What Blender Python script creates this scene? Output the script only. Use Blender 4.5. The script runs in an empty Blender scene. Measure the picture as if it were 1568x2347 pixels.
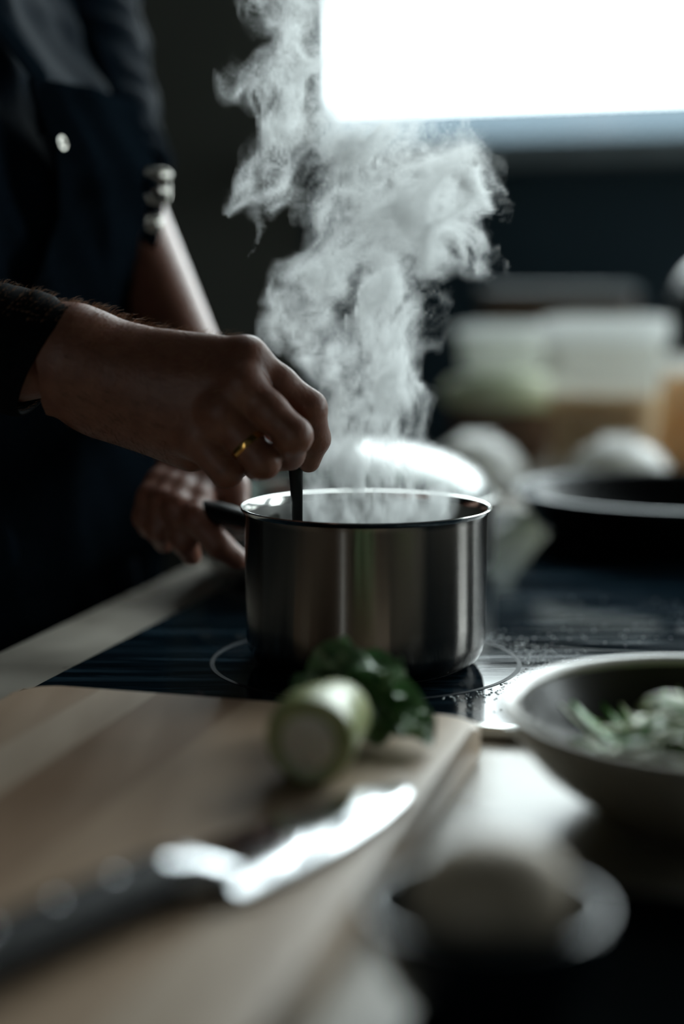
import bpy, bmesh, math, random
import numpy as np
from mathutils import Vector, Matrix

# ------------------------------------------------------------------ camera, world, light, exposure
SC = bpy.context.scene
COL = SC.collection
PITCH = math.radians(8.0)
FPX = 3500.0
CAMZ = 1.132
cam_data = bpy.data.cameras.new('camera')
cam_data.sensor_fit = 'VERTICAL'
cam_data.sensor_height = 36.0
cam_data.lens = FPX / 2347.0 * 36.0
cam_data.clip_start = 0.01
cam_data.dof.use_dof = True
cam_data.dof.focus_distance = 0.905
cam_data.dof.aperture_fstop = 1.75
cam = bpy.data.objects.new('camera', cam_data)
COL.objects.link(cam)
cam.location = (0, 0, CAMZ)
cam.rotation_euler = (math.pi / 2 - PITCH, 0, 0)
SC.camera = cam

world = bpy.data.worlds.new('overcast_sky')
SC.world = world
world.use_nodes = True
bg = world.node_tree.nodes['Background']
bg.inputs['Color'].default_value = (0.90, 0.985, 1.0, 1)
bg.inputs['Strength'].default_value = 12.0

SC.view_settings.view_transform = 'Standard'
SC.view_settings.look = 'None'
SC.view_settings.exposure = 0.0
SC.view_settings.gamma = 1.0
SC.view_settings.use_curve_mapping = False
SC.cycles.use_denoising = True
SC.cycles.max_bounces = 8
SC.cycles.diffuse_bounces = 3
SC.cycles.glossy_bounces = 5
SC.cycles.transmission_bounces = 6
SC.cycles.transparent_max_bounces = 12
SC.cycles.volume_bounces = 2
SC.cycles.volume_step_rate = 2.5
SC.cycles.use_adaptive_sampling = True
SC.cycles.adaptive_threshold = 0.05
SC.cycles.sample_clamp_indirect = 6.0
SC.cycles.caustics_reflective = False
SC.cycles.caustics_refractive = False

# the kitchen is turned by 15.8 degrees against the camera: a runs along the window wall, b runs in depth
YAW = math.radians(15.8)
CY, SY = math.cos(YAW), math.sin(YAW)
RK = -YAW

def K(a, b, z):
    return Vector((a * CY + b * SY, -a * SY + b * CY, z))

def ray(px, py):
    x = (px - 784.0) / FPX
    y = -(py - 1173.0) / FPX
    return (x, math.cos(PITCH) + y * math.sin(PITCH), -math.sin(PITCH) + y * math.cos(PITCH))

def at(px, py, Y):
    d = ray(px, py)
    t = Y / d[1]
    return Vector((d[0] * t, Y, CAMZ + d[2] * t))

def on(px, py, z):
    d = ray(px, py)
    t = (z - CAMZ) / d[2]
    return Vector((d[0] * t, d[1] * t, z))

ROOM = dict(a0=-2.3, a1=2.2, b0=-2.1, b1=2.92, h=3.30)
WIN = dict(a0=-0.90, a1=1.75, z0=1.405, z1=3.15)      # the big window in the back wall
WIN2 = dict(a0=-0.62, a1=-0.48, z0=0.55, z1=1.75)    # narrow glazed door opening behind the camera
FILL_WIN = dict(b0=1.85, b1=2.70, z0=0.95, z1=2.30)      # unseen window in the right wall, sized to brighten the far containers

def portal(loc, rot, sx, sz):
    ld = bpy.data.lights.new('window_portal', 'AREA')
    ld.shape = 'RECTANGLE'
    ld.size = sx
    ld.size_y = sz
    ld.cycles.is_portal = True
    o = bpy.data.objects.new('window_portal', ld)
    COL.objects.link(o)
    o.location = loc
    o.rotation_euler = rot
    return o

portal(K((WIN['a0'] + WIN['a1']) / 2, ROOM['b1'] + 0.16, (WIN['z0'] + WIN['z1']) / 2), (math.radians(-90), 0, RK), WIN['a1'] - WIN['a0'], WIN['z1'] - WIN['z0'])
portal(K((WIN2['a0'] + WIN2['a1']) / 2, ROOM['b0'] - 0.16, (WIN2['z0'] + WIN2['z1']) / 2), (math.radians(90), 0, RK), WIN2['a1'] - WIN2['a0'], WIN2['z1'] - WIN2['z0'])
portal(K(ROOM['a1'] + 0.16, (FILL_WIN['b0'] + FILL_WIN['b1']) / 2, (FILL_WIN['z0'] + FILL_WIN['z1']) / 2), (math.radians(90), 0, RK + math.radians(90)), FILL_WIN['b1'] - FILL_WIN['b0'], FILL_WIN['z1'] - FILL_WIN['z0'])

# ------------------------------------------------------------------ materials
def lin(c):
    out = []
    for v in c:
        v = v / 255.0
        out.append(v / 12.92 if v <= 0.04045 else ((v + 0.055) / 1.055) ** 2.4)
    return (out[0], out[1], out[2], 1)

def mat(name, c1, c2=None, rough=0.5, metal=0.0, scale=20.0, detail=4.0, stretch=(1, 1, 1), bump=0.0, bscale=None,
        rvar=0.0, spec=0.5, coat=0.0, aniso=0.0, sss=0.0, ramp=(0.35, 0.65), trans=0.0, sheen=0.0, ior=None):
    m = bpy.data.materials.new(name)
    m.use_nodes = True
    nt = m.node_tree
    b = nt.nodes['Principled BSDF']
    tc = nt.nodes.new('ShaderNodeTexCoord')
    mp = nt.nodes.new('ShaderNodeMapping')
    mp.inputs['Scale'].default_value = stretch
    nt.links.new(tc.outputs['Object'], mp.inputs['Vector'])
    n = nt.nodes.new('ShaderNodeTexNoise')
    n.inputs['Scale'].default_value = scale
    n.inputs['Detail'].default_value = detail
    nt.links.new(mp.outputs['Vector'], n.inputs['Vector'])
    cr = nt.nodes.new('ShaderNodeValToRGB')
    cr.color_ramp.elements[0].position = ramp[0]
    cr.color_ramp.elements[1].position = ramp[1]
    cr.color_ramp.elements[0].color = lin(c1)
    cr.color_ramp.elements[1].color = lin(c2 or [min(255, v * 1.12 + 2) for v in c1])
    nt.links.new(n.outputs['Fac'], cr.inputs['Fac'])
    nt.links.new(cr.outputs['Color'], b.inputs['Base Color'])
    b.inputs['Metallic'].default_value = metal
    b.inputs['Roughness'].default_value = rough
    b.inputs['Specular IOR Level'].default_value = spec
    b.inputs['Coat Weight'].default_value = coat
    b.inputs['Coat Roughness'].default_value = 0.08
    b.inputs['Anisotropic'].default_value = aniso
    b.inputs['Subsurface Weight'].default_value = sss
    b.inputs['Subsurface Radius'].default_value = (0.012, 0.004, 0.002)
    b.inputs['Subsurface Scale'].default_value = 0.5
    b.inputs['Transmission Weight'].default_value = trans
    b.inputs['Sheen Weight'].default_value = sheen
    if ior:
        b.inputs['IOR'].default_value = ior
    if rvar:
        mr = nt.nodes.new('ShaderNodeMapRange')
        mr.inputs['From Min'].default_value = 0.3
        mr.inputs['From Max'].default_value = 0.7
        mr.inputs['To Min'].default_value = max(0.02, rough - rvar)
        mr.inputs['To Max'].default_value = min(1, rough + rvar)
        nt.links.new(n.outputs['Fac'], mr.inputs['Value'])
        nt.links.new(mr.outputs['Result'], b.inputs['Roughness'])
    if bump:
        n2 = nt.nodes.new('ShaderNodeTexNoise')
        n2.inputs['Scale'].default_value = bscale or scale * 4
        n2.inputs['Detail'].default_value = 5
        nt.links.new(mp.outputs['Vector'], n2.inputs['Vector'])
        bp = nt.nodes.new('ShaderNodeBump')
        bp.inputs['Strength'].default_value = bump
        bp.inputs['Distance'].default_value = 0.002
        nt.links.new(n2.outputs['Fac'], bp.inputs['Height'])
        nt.links.new(bp.outputs['Normal'], b.inputs['Normal'])
    return m

def glass_mat(name, tint, fac=0.08, rough=0.02, edge=0.35, most=0.85):
    """thin pane: mostly clear, reflecting more at grazing angles"""
    m = bpy.data.materials.new(name)
    m.use_nodes = True
    nt = m.node_tree
    nt.nodes.remove(nt.nodes['Principled BSDF'])
    out = nt.nodes['Material Output']
    tr = nt.nodes.new('ShaderNodeBsdfTransparent')
    n = nt.nodes.new('ShaderNodeTexNoise')
    n.inputs['Scale'].default_value = 6
    cr = nt.nodes.new('ShaderNodeValToRGB')
    cr.color_ramp.elements[0].color = lin(tint)
    cr.color_ramp.elements[1].color = lin([min(255, v + 3) for v in tint])
    nt.links.new(n.outputs['Fac'], cr.inputs['Fac'])
    nt.links.new(cr.outputs['Color'], tr.inputs['Color'])
    gl = nt.nodes.new('ShaderNodeBsdfGlossy')
    gl.inputs['Roughness'].default_value = rough
    lw = nt.nodes.new('ShaderNodeLayerWeight')
    lw.inputs['Blend'].default_value = edge
    mr = nt.nodes.new('ShaderNodeMapRange')
    mr.inputs['To Min'].default_value = fac
    mr.inputs['To Max'].default_value = most
    nt.links.new(lw.outputs['Facing'], mr.inputs['Value'])
    mx = nt.nodes.new('ShaderNodeMixShader')
    nt.links.new(mr.outputs['Result'], mx.inputs['Fac'])
    nt.links.new(tr.outputs[0], mx.inputs[1])
    nt.links.new(gl.outputs[0], mx.inputs[2])
    nt.links.new(mx.outputs[0], out.inputs['Surface'])
    return m

M = {}
M['wall_dark'] = mat('shade_teal_wall', (34, 56, 66), (38, 61, 71), 0.7, scale=3, bump=0.05)  # bluish shade under the window put into the wall colour
M['wall_warm'] = mat('warm_grey_paint', (92, 94, 86), (98, 100, 92), 0.75, scale=3, bump=0.05)
M['wall_room'] = mat('grey_room_paint', (62, 66, 66), (68, 72, 72), 0.8, scale=3, bump=0.05)
M['ceiling'] = mat('ceiling_paint', (84, 86, 86), (90, 92, 92), 0.85, scale=3)
M['floor'] = mat('dark_floor', (52, 46, 40), (66, 58, 50), 0.45, scale=8, stretch=(1, 6, 1))
M['frame'] = mat('window_frame_paint', (120, 130, 134), (128, 138, 142), 0.4, scale=9)
M['pane'] = glass_mat('window_pane_glass', (250, 252, 252), 0.04)
M['worktop'] = mat('pale_laminate', (150, 143, 132), (176, 169, 157), 0.32, scale=14, stretch=(1, 1, 1), rvar=0.06, bump=0.03, detail=7, spec=0.3)
M['cabinet'] = mat('dark_cabinet_paint', (40, 42, 44), (46, 48, 50), 0.5, scale=4)
M['steel'] = mat('polished_steel', (196, 196, 192), (206, 206, 202), 0.16, metal=1, scale=30)

def brushed_steel():
    m = mat('brushed_steel', (116, 112, 108), (124, 120, 116), 0.20, metal=1, scale=9, stretch=(1, 1, 420), aniso=0.92, rvar=0.01, detail=1, ramp=(0.2, 0.8))
    nt = m.node_tree
    tg = nt.nodes.new('ShaderNodeTangent')
    tg.direction_type = 'RADIAL'
    tg.axis = 'Z'
    nt.links.new(tg.outputs['Tangent'], nt.nodes['Principled BSDF'].inputs['Tangent'])
    nt.nodes['Principled BSDF'].inputs['Anisotropic Rotation'].default_value = 0.25
    return m
M['brushed'] = brushed_steel()
M['pot_inside'] = mat('pot_inside_steel', (170, 170, 168), (186, 186, 182), 0.35, metal=1, scale=40)
M['black_plastic'] = mat('black_plastic', (9, 11, 12), (13, 15, 16), 0.4, scale=40, spec=0.2)
M['water'] = mat('cloudy_broth', (120, 124, 118), (140, 144, 138), 0.12, scale=60, bump=0.25, bscale=90)

def hob_glass():
    m = mat('black_ceramic_glass', (6, 16, 22), (10, 24, 32), 0.10, scale=5, spec=0.10, rvar=0.0)
    nt = m.node_tree
    b = nt.nodes['Principled BSDF']
    # wiped smears: long streaks that roughen and dust the glass
    tc = nt.nodes.new('ShaderNodeTexCoord')
    mp = nt.nodes.new('ShaderNodeMapping')
    mp.inputs['Scale'].default_value = (3.0, 55.0, 1)
    mp.inputs['Rotation'].default_value = (0, 0, math.radians(12))
    nt.links.new(tc.outputs['Object'], mp.inputs['Vector'])
    n = nt.nodes.new('ShaderNodeTexNoise')
    n.inputs['Scale'].default_value = 1.6
    n.inputs['Detail'].default_value = 8
    n.inputs['Roughness'].default_value = 0.65
    n.inputs['Distortion'].default_value = 1.2
    nt.links.new(mp.outputs['Vector'], n.inputs['Vector'])
    mr = nt.nodes.new('ShaderNodeMapRange')
    mr.inputs['From Min'].default_value = 0.4
    mr.inputs['From Max'].default_value = 0.75
    mr.inputs['To Min'].default_value = 0.03
    mr.inputs['To Max'].default_value = 0.15
    nt.links.new(n.outputs['Fac'], mr.inputs['Value'])
    nt.links.new(mr.outputs['Result'], b.inputs['Roughness'])
    mx = nt.nodes.new('ShaderNodeMix')
    mx.data_type = 'RGBA'
    old = b.inputs['Base Color'].links[0].from_socket
    mr2 = nt.nodes.new('ShaderNodeMapRange')
    mr2.inputs['From Min'].default_value = 0.48
    mr2.inputs['From Max'].default_value = 0.75
    mr2.inputs['To Max'].default_value = 0.34
    nt.links.new(n.outputs['Fac'], mr2.inputs['Value'])
    nt.links.new(mr2.outputs['Result'], mx.inputs[0])
    nt.links.new(old, mx.inputs[6])
    mx.inputs[7].default_value = lin((90, 120, 140))
    nt.links.new(mx.outputs[2], b.inputs['Base Color'])
    return m
M['hob'] = hob_glass()
M['ring_print'] = mat('printed_ring_grey', (52, 56, 60), (64, 68, 72), 0.5, scale=60, spec=0.05)
WOODS = [mat('beech_stave_%s' % w, c1, c2, 0.42, scale=5, stretch=(9, 1.0, 9), bump=0.05, bscale=60, rvar=0.06, detail=7)
         for w, c1, c2 in (('pale', (190, 168, 146), (205, 184, 161)), ('honey', (168, 141, 116), (185, 158, 132)), ('brown', (146, 117, 93), (163, 134, 109)))]
M['blade'] = mat('polished_blade', (190, 192, 194), (200, 202, 204), 0.10, metal=1, scale=3, stretch=(60, 2, 2), rvar=0.03)
M['stem'] = mat('pale_green_stem', (156, 166, 112), (188, 192, 146), 0.32, scale=24, stretch=(3, 1, 3), sss=0.15, bump=0.12, bscale=60)
M['stem_cut'] = mat('pale_cut_flesh', (224, 214, 196), (234, 226, 208), 0.4, scale=60, sss=0.2)
M['leaf'] = mat('dark_green_leaf', (54, 100, 54), (140, 172, 128), 0.28, scale=45, bump=0.3, bscale=70)
M['leaf_pale'] = mat('pale_green_shreds', (186, 200, 140), (222, 224, 186), 0.4, scale=50)
M['leaf_bright'] = mat('fresh_green_leaf', (70, 138, 44), (108, 168, 66), 0.35, scale=40)
M['ceramic'] = mat('cream_ceramic', (158, 150, 136), (168, 160, 146), 0.25, scale=10, coat=0.2)
M['bowl_shade'] = mat('shaded_bowl_inside', (54, 49, 42), (64, 58, 50), 0.32, scale=16, spec=0.35)  # shade inside the backlit salad bowl put into its colour
M['dark_glaze'] = mat('dark_blue_glaze', (10, 18, 23), (15, 25, 32), 0.22, scale=12, spec=0.35)
M['egg'] = mat('beige_shell', (206, 188, 164), (216, 198, 174), 0.5, scale=30, bump=0.05)
M['pan_black'] = mat('black_enamel', (9, 11, 12), (13, 15, 16), 0.32, scale=20)
M['pan_rim'] = mat('pale_steel_lip', (170, 170, 168), (182, 182, 180), 0.3, metal=0.9, scale=20)
M['pan_lip'] = mat('dark_steel_lip', (92, 95, 97), (104, 107, 109), 0.4, metal=0.8, scale=20)
M['lid_glass'] = glass_mat('domed_lid_glass', (214, 220, 218), 0.06, 0.28, 0.45, 0.42)
M['tub'] = mat('milky_plastic', (238, 240, 234), (244, 246, 240), 0.35, scale=10, sss=0.0)
def translucent(m, fac):
    nt = m.node_tree
    b = nt.nodes['Principled BSDF']; out = nt.nodes['Material Output']
    tl_ = nt.nodes.new('ShaderNodeBsdfTranslucent')
    nt.links.new(b.inputs['Base Color'].links[0].from_socket, tl_.inputs['Color'])
    mx = nt.nodes.new('ShaderNodeMixShader')
    mx.inputs['Fac'].default_value = fac
    nt.links.new(b.outputs[0], mx.inputs[1]); nt.links.new(tl_.outputs[0], mx.inputs[2]); nt.links.new(mx.outputs[0], out.inputs['Surface'])
    return m
def milky(m, clear, through):
    translucent(m, through)
    nt = m.node_tree
    out = nt.nodes['Material Output']
    src = out.inputs['Surface'].links[0].from_socket
    tr = nt.nodes.new('ShaderNodeBsdfTransparent')
    mx = nt.nodes.new('ShaderNodeMixShader')
    mx.inputs['Fac'].default_value = clear
    nt.links.new(src, mx.inputs[1]); nt.links.new(tr.outputs[0], mx.inputs[2]); nt.links.new(mx.outputs[0], out.inputs['Surface'])
milky(M['tub'], .45, .6)
M['lid_white'] = mat('white_plastic_lid', (244, 247, 246), (248, 250, 249), 0.3, scale=10)
milky(M['lid_white'], .3, .6)
M['beige_food'] = mat('beige_food', (176, 150, 116), (196, 170, 136), 0.6, scale=30)
M['green_food'] = mat('pale_green_food', (206, 214, 182), (226, 230, 208), 0.6, scale=20)
M['brown_wood'] = mat('brown_wood', (96, 74, 60), (124, 98, 80), 0.5, scale=8, stretch=(1, 1, 5))
M['white_china'] = mat('white_china', (236, 236, 230), (242, 242, 236), 0.25, scale=8)
M['orange'] = mat('orange_preserve', (212, 172, 126), (224, 190, 148), 0.45, scale=18)
M['clear_plastic'] = glass_mat('grey_clear_plastic', (176, 182, 186), 0.22, 0.2, 0.4)
def glow_through(m, scale):
    b = m.node_tree.nodes['Principled BSDF']
    b.inputs['Subsurface Weight'].default_value = 1.0
    b.inputs['Subsurface Radius'].default_value = (1, 1, .95)
    b.inputs['Subsurface Scale'].default_value = scale
for q_, sc_ in (('green_food', .06), ('white_china', .05), ('orange', .06), ('beige_food', .05)):
    glow_through(M[q_], sc_)
M['skin'] = mat('skin', (126, 80, 63), (140, 94, 75), 0.45, scale=90, sss=0.25, bump=0.22, bscale=420)
M['hair'] = mat('brown_hair', (84, 58, 42), (110, 78, 56), 0.4, scale=60)
M['arm_hair'] = mat('rim_lit_hair', (150, 108, 78), (176, 132, 98), 0.35, scale=60)  # rim light put into the hair colour, shared by the sleeve fuzz
M['shirt'] = mat('dark_navy_cotton', (9, 18, 26), (15, 27, 37), 0.65, scale=300, bump=0.12, bscale=900, spec=0.01)
M['apron'] = mat('black_blue_denim', (8, 14, 19), (13, 20, 26), 0.6, scale=260, bump=0.2, bscale=800, spec=0.0)
M['sleeve'] = mat('black_sleeve_cotton', (13, 15, 17), (20, 22, 24), 0.7, scale=300, bump=0.15, bscale=900, spec=0.02)
M['gold'] = mat('gold', (214, 160, 84), (224, 172, 96), 0.16, metal=1, scale=30)
M['metal_btn'] = mat('nickel', (180, 176, 168), (190, 186, 178), 0.25, metal=1, scale=30)
M['shoe'] = mat('black_leather', (18, 17, 16), (24, 22, 20), 0.4, scale=40)

# ------------------------------------------------------------------ mesh helpers
def link(name, me, m=None, parent=None, smooth=True, kind=None):
    o = bpy.data.objects.new(name, me)
    COL.objects.link(o)
    if m is not None and not me.materials:
        me.materials.append(m)
    if smooth:
        me.shade_smooth()
    if parent is not None:
        o.parent = parent
    if kind:
        o['kind'] = kind
    return o

def mk(name, verts, faces, m=None, parent=None, smooth=True, base=None, kind=None, auto=None):
    """verts are world coordinates; base = world position of the root they hang from"""
    b = base if base is not None else Vector((0, 0, 0))
    me = bpy.data.meshes.new(name)
    me.from_pydata([(v[0] - b[0], v[1] - b[1], v[2] - b[2]) for v in verts], [], faces)
    me.update()
    o = link(name, me, m, parent, smooth, kind)
    if auto is not None:
        me.set_sharp_from_angle(angle=math.radians(auto))
    return o

def tag(o, label=None, cat=None, group=None, kind=None):
    if label: o['label'] = label
    if cat: o['category'] = cat
    if group: o['group'] = group
    if kind: o['kind'] = kind
    return o

def thing(name, loc, label, cat, group=None):
    o = bpy.data.objects.new(name, None)
    o.empty_display_size = 0.05
    COL.objects.link(o)
    o.location = loc
    return tag(o, label, cat, group)

def kbox(name, a0, a1, b0, b1, z0, z1, m, parent=None, base=None, bevel=0.0, kind=None):
    bm = bmesh.new()
    bmesh.ops.create_cube(bm, size=1)
    for v in bm.verts:
        v.co = Vector(((a0 + a1) / 2 + v.co.x * (a1 - a0), (b0 + b1) / 2 + v.co.y * (b1 - b0), (z0 + z1) / 2 + v.co.z * (z1 - z0)))
    if bevel:
        bmesh.ops.bevel(bm, geom=bm.edges[:], offset=bevel, segments=3, profile=0.5, affect='EDGES')
    bb = base if base is not None else Vector((0, 0, 0))
    for v in bm.verts:
        v.co = K(*v.co) - bb
    bmesh.ops.recalc_face_normals(bm, faces=bm.faces)
    me = bpy.data.meshes.new(name)
    bm.to_mesh(me); bm.free()
    o = link(name, me, m, parent, bool(bevel), kind)
    if bevel:
        me.set_sharp_from_angle(angle=math.radians(8))
    return o

def lathe(profile, c, seg=64, axis=None, close=False):
    """profile [(r, h)] round c; axis = optional rotation matrix"""
    vs, fs = [], []
    n = len(profile)
    for r, h in profile:
        for k in range(seg):
            t = 2 * math.pi * k / seg
            p = Vector((r * math.cos(t), r * math.sin(t), h))
            if axis is not None:
                p = axis @ p
            vs.append(p + c)
    for i in range(n - 1 + (1 if close else 0)):
        j = (i + 1) % n
        for k in range(seg):
            k2 = (k + 1) % seg
            fs.append((i * seg + k, i * seg + k2, j * seg + k2, j * seg + k))
    return vs, fs

def tube(pts, rad, seg=12, squash=1.0, up=Vector((0, 0, 1)), caps=True):
    vs, fs = [], []
    pts = [Vector(p) for p in pts]
    if not hasattr(rad, '__len__'): rad = [rad] * len(pts)
    for i, p in enumerate(pts):
        d = (pts[min(i + 1, len(pts) - 1)] - pts[max(i - 1, 0)]).normalized()
        s = d.cross(up)
        if s.length < 1e-4: s = d.cross(Vector((1, 0, 0)))
        s.normalize()
        w = s.cross(d).normalized()
        for k in range(seg):
            t = 2 * math.pi * k / seg
            vs.append(p + s * (rad[i] * math.cos(t)) + w * (rad[i] * squash * math.sin(t)))
    for i in range(len(pts) - 1):
        for k in range(seg):
            k2 = (k + 1) % seg
            fs.append((i * seg + k, i * seg + k2, (i + 1) * seg + k2, (i + 1) * seg + k))
    if caps:
        fs.append(tuple(reversed(range(seg))))
        fs.append(tuple((len(pts) - 1) * seg + k for k in range(seg)))
    return vs, fs

def rrect(hx, hy, r, n=6):
    out = []
    for cx, cy, t0 in ((hx - r, hy - r, 0), (-hx + r, hy - r, 90), (-hx + r, -hy + r, 180), (hx - r, -hy + r, 270)):
        for k in range(n + 1):
            t = math.radians(t0 + 90 * k / n)
            out.append((cx + r * math.cos(t), cy + r * math.sin(t)))
    return out

def rprism(levels, c, rot=RK, r=0.02, cap0=True, cap1=True):
    """stack of rounded rectangles [(z, hx, hy)] centred at c"""
    vs, fs = [], []
    R = Matrix.Rotation(rot, 3, 'Z')
    n = None
    for z, hx, hy in levels:
        o = rrect(hx, hy, min(r, hx * 0.95, hy * 0.95))
        n = len(o)
        vs += [R @ Vector((x, y, z)) + c for x, y in o]
    for i in range(len(levels) - 1):
        for k in range(n):
            k2 = (k + 1) % n
            fs.append((i * n + k, i * n + k2, (i + 1) * n + k2, (i + 1) * n + k))
    if cap0: fs.append(tuple(reversed(range(n))))
    if cap1: fs.append(tuple((len(levels) - 1) * n + k for k in range(n)))
    return vs, fs

def part(root, name, vf, m, parent=None, smooth=True, auto=35, label=None, kind=None):
    o = mk(name, vf[0], vf[1], m, parent or root, smooth, base=root.location, kind=kind, auto=auto)
    if label: o['label'] = label
    return o

# ------------------------------------------------------------------ signed-distance bodies (hands, arms, figure)
def surface_nets(F, org, h):
    s = F < 0
    nx, ny, nz = F.shape
    cs = [(i, j, k) for i in (0, 1) for j in (0, 1) for k in (0, 1)]
    cnt = np.zeros((nx - 1, ny - 1, nz - 1), np.int8)
    for i, j, k in cs:
        cnt += s[i:nx - 1 + i, j:ny - 1 + j, k:nz - 1 + k]
    act = (cnt > 0) & (cnt < 8)
    I = np.argwhere(act)
    idx = np.full(act.shape, -1, np.int64)
    idx[act] = np.arange(len(I))
    acc = np.zeros((len(I), 3)); num = np.zeros(len(I))
    for c0 in cs:
        for ax in range(3):
            if c0[ax]: continue
            c1 = list(c0); c1[ax] = 1
            f0 = F[I[:, 0] + c0[0], I[:, 1] + c0[1], I[:, 2] + c0[2]]
            f1 = F[I[:, 0] + c1[0], I[:, 1] + c1[1], I[:, 2] + c1[2]]
            x = (f0 < 0) != (f1 < 0)
            t = np.where(x, f0 / np.where(x, f0 - f1, 1), 0)
            p = np.tile(np.array(c0, float), (len(I), 1)); p[:, ax] += t
            acc[x] += p[x]; num[x] += 1
    V = (I + acc / num[:, None]) * h + org
    Q = []
    for ax in range(3):
        o = [q for q in range(3) if q != ax]
        sl0 = [slice(None)] * 3; sl1 = [slice(None)] * 3
        sl0[ax] = slice(0, -1); sl1[ax] = slice(1, None)
        e0, e1 = s[tuple(sl0)], s[tuple(sl1)]
        E = np.argwhere(e0 != e1)
        ok = (E[:, o[0]] > 0) & (E[:, o[1]] > 0) & (E[:, o[0]] < F.shape[o[0]] - 1) & (E[:, o[1]] < F.shape[o[1]] - 1)
        E = E[ok]
        ins = e0[E[:, 0], E[:, 1], E[:, 2]]
        def cell(d0, d1):
            C = E.copy(); C[:, o[0]] += d0; C[:, o[1]] += d1
            return idx[C[:, 0], C[:, 1], C[:, 2]]
        q = np.stack([cell(-1, -1), cell(0, -1), cell(0, 0), cell(-1, 0)], 1)
        flip = ins if ax != 1 else ~ins
        q[~flip] = q[~flip][:, ::-1]
        Q.append(q)
    return V, np.concatenate(Q)

def smin(a, b, k):
    h = np.clip(0.5 + 0.5 * (b - a) / k, 0, 1)
    return b + (a - b) * h - k * h * (1 - h)

def cap(P, A, B, ra, rb, flat=None):
    A = np.array(A, np.float32); B = np.array(B, np.float32)
    ba = B - A
    t = np.clip(((P - A) @ ba) / max(1e-9, ba @ ba), 0, 1)
    q = P - A - t[..., None] * ba
    if flat is not None:                     # squeeze along one direction: wider across it
        d, s = flat
        d = np.array(d, np.float32)
        q = q + (q @ d)[..., None] * d * (s - 1)
    return np.linalg.norm(q, axis=-1) - (ra + (rb - ra) * t)

def grid(lo, hi, h):
    n = [int(math.ceil((hi[i] - lo[i]) / h)) + 1 for i in range(3)]
    ax = [lo[i] + h * np.arange(n[i]) for i in range(3)]
    return np.stack(np.meshgrid(*ax, indexing='ij'), -1).astype(np.float32)

def sdf_mesh(fn, lo, hi, h, smooth_it=2):
    P = grid(lo, hi, h)
    F = fn(P)
    V, Q = surface_nets(F, np.array(lo), h)
    lab = np.arange(len(V))
    for _ in range(400):                                # keep the largest connected piece only
        old = lab.copy()
        m = lab[Q].min(1)
        for c in range(4): np.minimum.at(lab, Q[:, c], m)
        lab = lab[lab]
        if (lab == old).all(): break
    u, n = np.unique(lab, return_counts=True)
    kp = lab == u[n.argmax()]
    Q = Q[kp[Q[:, 0]]]
    ren = np.cumsum(kp) - 1
    V, Q = V[kp], ren[Q]
    for _ in range(smooth_it):
        S = np.zeros_like(V); N = np.zeros(len(V))
        for a, b in ((0, 1), (1, 2), (2, 3), (3, 0)):
            np.add.at(S, Q[:, a], V[Q[:, b]]); np.add.at(S, Q[:, b], V[Q[:, a]])
            np.add.at(N, Q[:, a], 1); np.add.at(N, Q[:, b], 1)
        V = 0.5 * V + 0.5 * S / N[:, None]
    return V, Q

# ------------------------------------------------------------------ the room
def structure(o):
    o['kind'] = 'structure'
    return o
R_ = ROOM
T = 0.18
structure(kbox('floor', R_['a0'] - T, R_['a1'] + T, R_['b0'] - T, R_['b1'] + T, -0.1, 0, M['floor']))
structure(kbox('ceiling', R_['a0'] - T, R_['a1'] + T, R_['b0'] - T, R_['b1'] + T, R_['h'], R_['h'] + 0.1, M['ceiling']))
structure(kbox('wall_left', R_['a0'] - T, R_['a0'], R_['b0'] - T, R_['b1'] + T, 0, R_['h'], M['wall_room']))
W = WIN
structure(kbox('wall_back', W['a0'], R_['a1'] + T, R_['b1'], R_['b1'] + T, 0, W['z0'], M['wall_dark']))
structure(kbox('wall_back_pier', R_['a0'], W['a0'], R_['b1'], R_['b1'] + T, 0, R_['h'], M['wall_warm']))
structure(kbox('wall_back_lintel', W['a0'], R_['a1'] + T, R_['b1'], R_['b1'] + T, W['z1'], R_['h'], M['wall_dark']))
structure(kbox('wall_back_corner', W['a1'], R_['a1'] + T, R_['b1'], R_['b1'] + T, W['z0'], W['z1'], M['wall_dark']))
W = WIN2
structure(kbox('wall_front', R_['a0'], W['a0'], R_['b0'] - T, R_['b0'], 0, R_['h'], M['wall_room']))
structure(kbox('wall_front_side', W['a1'], R_['a1'] + T, R_['b0'] - T, R_['b0'], 0, R_['h'], M['wall_room']))
structure(kbox('wall_front_lintel', W['a0'], W['a1'], R_['b0'] - T, R_['b0'], W['z1'], R_['h'], M['wall_room']))
structure(kbox('wall_front_sill', W['a0'], W['a1'], R_['b0'] - T, R_['b0'], 0, W['z0'], M['wall_room']))
W = FILL_WIN
structure(kbox('wall_right', R_['a1'], R_['a1'] + T, R_['b0'], W['b0'], 0, R_['h'], M['wall_room']))
structure(kbox('wall_right_corner', R_['a1'], R_['a1'] + T, W['b1'], R_['b1'], 0, R_['h'], M['wall_room']))
structure(kbox('wall_right_lintel', R_['a1'], R_['a1'] + T, W['b0'], W['b1'], W['z1'], R_['h'], M['wall_room']))
structure(kbox('wall_right_sill', R_['a1'], R_['a1'] + T, W['b0'], W['b1'], 0, W['z0'], M['wall_room']))

structure(kbox('exterior_wall', -6.0, 9.0, 7.0, 7.3, 0, 2.02, mat('slate_grey_render', (56, 68, 76), (64, 76, 84), 0.8, scale=2)))
structure(kbox('exterior_ground', -6.0, 9.0, ROOM['b1'] + .3, 7.0, -.1, 0, mat('outside_paving', (70, 72, 72), (80, 82, 82), 0.8, scale=3)))

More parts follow.
